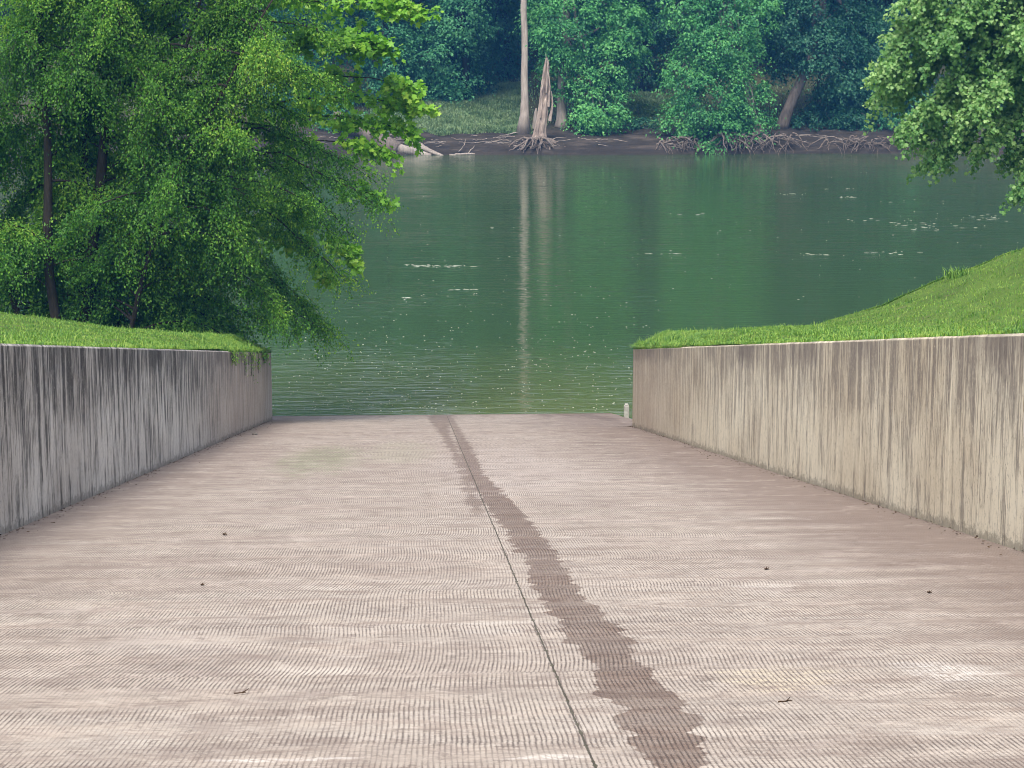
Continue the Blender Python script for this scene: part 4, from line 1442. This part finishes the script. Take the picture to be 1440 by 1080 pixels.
yl = float(shore(np.array(at(590, 215, Y0)[0])))
log('driftwood_log', 'thick pale log lying half in the water under the lime green boughs', [at(545, 206, yl + .8), at(575, 212, yl + .3), at(606, 221, yl - .3)], [.42, .40, .22])
log('driftwood_log', 'slim bleached log slanting down into the water beside the thick pale log', [at(582, 202, yl + 1.2), at(600, 211, yl + .3), at(629, 222, yl - .7)], [.30, .22, .08])
log('driftwood_log', 'big weathered fallen trunk on the bank behind the lime green leaves', [at(470, 160, yl + 3), at(510, 182, yl + 2.0), at(560, 212, yl + .6)], [.35, .6, .75], M_farbark,
    branches=[[at(500, 178, yl + 1.2), at(480, 165, yl + .6), at(455, 172, yl + .3)], [at(520, 190, yl + 1), at(535, 170, yl + .5), at(545, 150, yl + .5)]])
log('driftwood_branch', 'thin bleached branch with two upright twigs lying on the waterline', [at(632, 218, Y0 + .3), at(660, 216, Y0 + .4), at(700, 219, Y0 + .2)], [.07, .09, .05],
    branches=[[at(645, 214, Y0 + .4), at(652, 205, Y0 + .4), at(656, 195, Y0 + .4)], [at(658, 216, Y0 + .4), at(664, 210, Y0 + .4), at(668, 204, Y0 + .4)]])
log('driftwood_branch', 'thin pale stick lying on the mud right of the snag', [at(835, 203, Y0 + 2.2), at(855, 201, Y0 + 2.3), at(872, 198, Y0 + 2.5)], [.05, .08, .05])
log('driftwood_branch', 'long thin branch trailing along the mud left of the snag', [at(700, 192, Y0 + 3.4), at(718, 188, Y0 + 3.6), at(732, 185, Y0 + 3.8)], [.03, .05, .07])
bd = Builder()
for i in range(90):
    x = at(rg.uniform(420, 760), 200, Y0)[0] if i < 60 else at(rg.uniform(780, 1250), 200, Y0)[0]
    y = float(shore(np.array(x))) + rg.uniform(.5, 3.2)
    z = fz((x, y))
    a = rg.normal(0, .35) + (math.pi if rg.uniform(0, 1) < .5 else 0)
    L = rg.uniform(.5, 2.0)
    k = np.linspace(-.5, .5, 6)[:, None]
    p = np.array([x, y, z + .05]) + np.array([math.cos(a), math.sin(a) * .6, rg.normal(0, .12)]) * L * k + rg.normal(0, .04, (6, 3))
    bd.tube(p, np.linspace(.035, .012, 6), 4, cap=False)
tag(bd.build('twig_litter', M_drift), 'scattered bleached twigs on the mud of the far bank', 'twigs', kind='stuff')

# ------------------------------------------------------------------ flecks on the water
rg = np.random.default_rng(9)
C_, R_ = [], []
for _ in range(640):
    px, py = rg.uniform(380, 960), 585 - 190 * abs(rg.normal(.28, .33))
    if py > 579 or py < 300:
        continue
    if 640 < px < 820 and rg.uniform() < .25:
        continue
    C_.append(on_water(px, py, .006))
    R_.append(rg.uniform(.014, .034))
for _ in range(120):
    C_.append(on_water(rg.uniform(420, 1440), rg.uniform(235, 430), .006))
    R_.append(rg.uniform(.02, .05))
for (px, py, w, nn, th) in [(622, 374, 46, 60, 1.2), (585, 373, 20, 12, .8), (655, 407, 30, 14, .6), (572, 419, 7, 10, .8), (1270, 310, 100, 26, 3), (1330, 318, 90, 40, 4), (1380, 306, 60, 30, 3),
                            (1110, 273, 30, 16, 1), (1190, 277, 30, 14, 1), (1150, 358, 50, 20, 1.6), (1250, 356, 50, 26, 1.8), (920, 357, 40, 12, 1), (700, 320, 40, 8, 1), (980, 300, 60, 8, 2), (1180, 265, 24, 8, .8), (1290, 283, 60, 12, 2)]:
    for _ in range(int(nn * .6)):
        C_.append(on_water(px + rg.normal(0, w * .42), py + rg.normal(0, th * .7), .006))
        R_.append(rg.uniform(.025, .075))
C_, R_ = np.array(C_), np.array(R_)
n = len(C_)
a = np.linspace(0, 2 * np.pi, 7, endpoint=False)
rr = R_[:, None] * rg.uniform(.55, 1.2, (n, 7))
sx = np.where(R_ > .05, rg.uniform(1.5, 3.2, n), rg.uniform(.9, 1.5, n))[:, None]
v = np.stack([C_[:, None, 0] + np.cos(a) * rr * sx, C_[:, None, 1] + np.sin(a) * rr, C_[:, None, 2] + 0 * rr], -1)
top = np.concatenate([v, v * [1, 1, 1] + 0], 1)
mid_ = C_[:, None, :] + np.array([0, 0, .012])
v = np.concatenate([v, mid_], 1).reshape(-1, 3)
o_ = (np.arange(n) * 8)[:, None, None]
t_ = np.stack([np.arange(7), (np.arange(7) + 1) % 7, np.full(7, 7)], -1)[None] + o_
tag(mesh_obj('pale_speck', v, t_.reshape(-1, 3), M_specks), 'pale foam and pollen drifting on the river', 'specks', kind='stuff')

# ------------------------------------------------------------------ small things lying on the ramp
for i, (px, py, s, kind, lab) in enumerate([
        (1304, 835, .035, 'leaf', 'dark curled dead leaf on the ramp toward the cream wall, nearest the camera'),
        (880 - 522, 612, .10, 'stone', 'small dark stone on the ramp by the end of the grey wall'),
        (313, 753, .05, 'leaf', 'dark dead leaf lying on the left half of the ramp, well away from the wall'),
        (282, 824, .035, 'leaf', 'tiny curled dead leaf on the left foreground of the ramp'),
        (340, 976, .032, 'twig', 'short dark twig in the left foreground of the ramp'),
        (1128, 673, .07, 'stone', 'dark pebble on the ramp close to the foot of the cream wall'),
        (1105, 988, .035, 'twig', 'short dark twig in the right foreground, right of the damp run'),
        (1075, 802, .04, 'leaf', 'small dead leaf midway between the damp run and the cream wall')]):
    w = on_ramp(px, py)
    r8 = np.random.default_rng(300 + i)
    bd = Builder()
    w = np.array([w[0], w[1], ramp_z(w[1]) + .006])
    if kind == 'leaf':
        v, f = leaves(np.array([w, w + [s * .2, s * .1, .004]]), np.array([[1, .2, .12], [.6, -.7, .25]]), np.array([[.1, -.3, 1.], [-.3, .2, 1.]]), s, (LOBED[0] * [1, 1, 3.5], LOBED[1]))
        v[:, 2] = np.maximum(v[:, 2], ramp_z(v[:, 1]) + .004)
        tag(mesh_obj('dead_leaf', v, f, M_deadleaf), lab, 'leaf')
    elif kind == 'twig':
        k = np.linspace(-1, 1, 7)[:, None]
        p = w + np.array([s, s * .5, -s * .5 * SLOPE]) * k + r8.normal(0, .004, (7, 3))
        p[:, 2] = ramp_z(p[:, 1]) + .008
        bd.tube(p, np.linspace(.004, .002, 7), 5)
        q_ = p[3] + np.array([[0, 0, 0], [.015, .02, .002], [.03, .05, .004]])
        bd.tube(q_, [.004, .003, .002], 4)
        tag(bd.build('twig', M_deadleaf), lab, 'twig')
    else:
        ph, th_ = np.meshgrid(np.linspace(0, np.pi, 8), np.linspace(0, 2 * np.pi, 11)[:-1], indexing='ij')
        rr_ = s * .5 * (1 + r8.uniform(-.14, .14, ph.shape))
        v = np.stack([w[0] + rr_ * np.sin(ph) * np.cos(th_) * 1.3, w[1] + rr_ * np.sin(ph) * np.sin(th_), w[2] + s * .2 + rr_ * np.cos(ph) * .7], -1).reshape(-1, 3)
        i_ = np.arange(7)[:, None] * 10
        j_ = np.arange(10)[None]
        k_ = (np.arange(10)[None] + 1) % 10
        bd.add(v, np.stack([i_ + j_, i_ + 10 + j_, i_ + 10 + k_, i_ + k_], -1).reshape(-1, 4))
        tag(bd.build('stone', M_stone), lab, 'stone')

# grit and leaf litter gathered at the foot of both walls
rg = np.random.default_rng(404)
n = 1500
sd = np.where(rg.uniform(0, 1, n) < .5, -1, 1)
y = rg.uniform(12, 57, n)
y = np.minimum(y, np.where(sd < 0, YL, YR) - .1)
clot = vnoise(y * .8, sd * 3.0, 7)
off = .012 + rg.exponential(.06, n) * (.3 + clot * 1.6)
P = np.stack([np.where(sd < 0, XL, XR) - sd * off, y, ramp_z(y) + .010], -1)
a = rg.uniform(0, 2 * np.pi, n)
v, f = leaves(P, np.stack([np.cos(a), np.sin(a), rg.uniform(-.1, .3, n)], -1), np.stack([rg.normal(0, .3, n), rg.normal(0, .3, n), np.ones(n)], -1), rg.uniform(.012, .035, n), OVAL)
v[:, 2] = np.maximum(v[:, 2], ramp_z(v[:, 1]) + .005)
tag(mesh_obj('leaf_litter', v, f, M_deadleaf), 'dark leaf litter and grit gathered at the foot of the walls', 'litter', kind='stuff')

# ------------------------------------------------------------------ the air over the river
HAZE = 0.0005
bd = Builder()
x0, x1, y0, y1, z0, z1 = -410, 410, -95, FARY + 335, -8, 125
v = [(x0, y0, z0), (x1, y0, z0), (x1, y1, z0), (x0, y1, z0), (x0, y0, z1), (x1, y0, z1), (x1, y1, z1), (x0, y1, z1)]
bd.add(v, [[0, 3, 2, 1], [4, 5, 6, 7], [0, 1, 5, 4], [1, 2, 6, 5], [2, 3, 7, 6], [3, 0, 4, 7]])
t = NT('haze')
pv = t.n('VolumePrincipled')
pv.inputs['Color'].default_value = (.10, .42, 1.0, 1)
pv.inputs['Density'].default_value = HAZE
pv.inputs['Anisotropy'].default_value = .2
om = t.n('OutputMaterial')
t.link(pv.outputs[0], om.inputs['Volume'])
tag(bd.build('haze', t.m, smooth=False), 'thin bluish haze over the river', 'haze', kind='stuff')
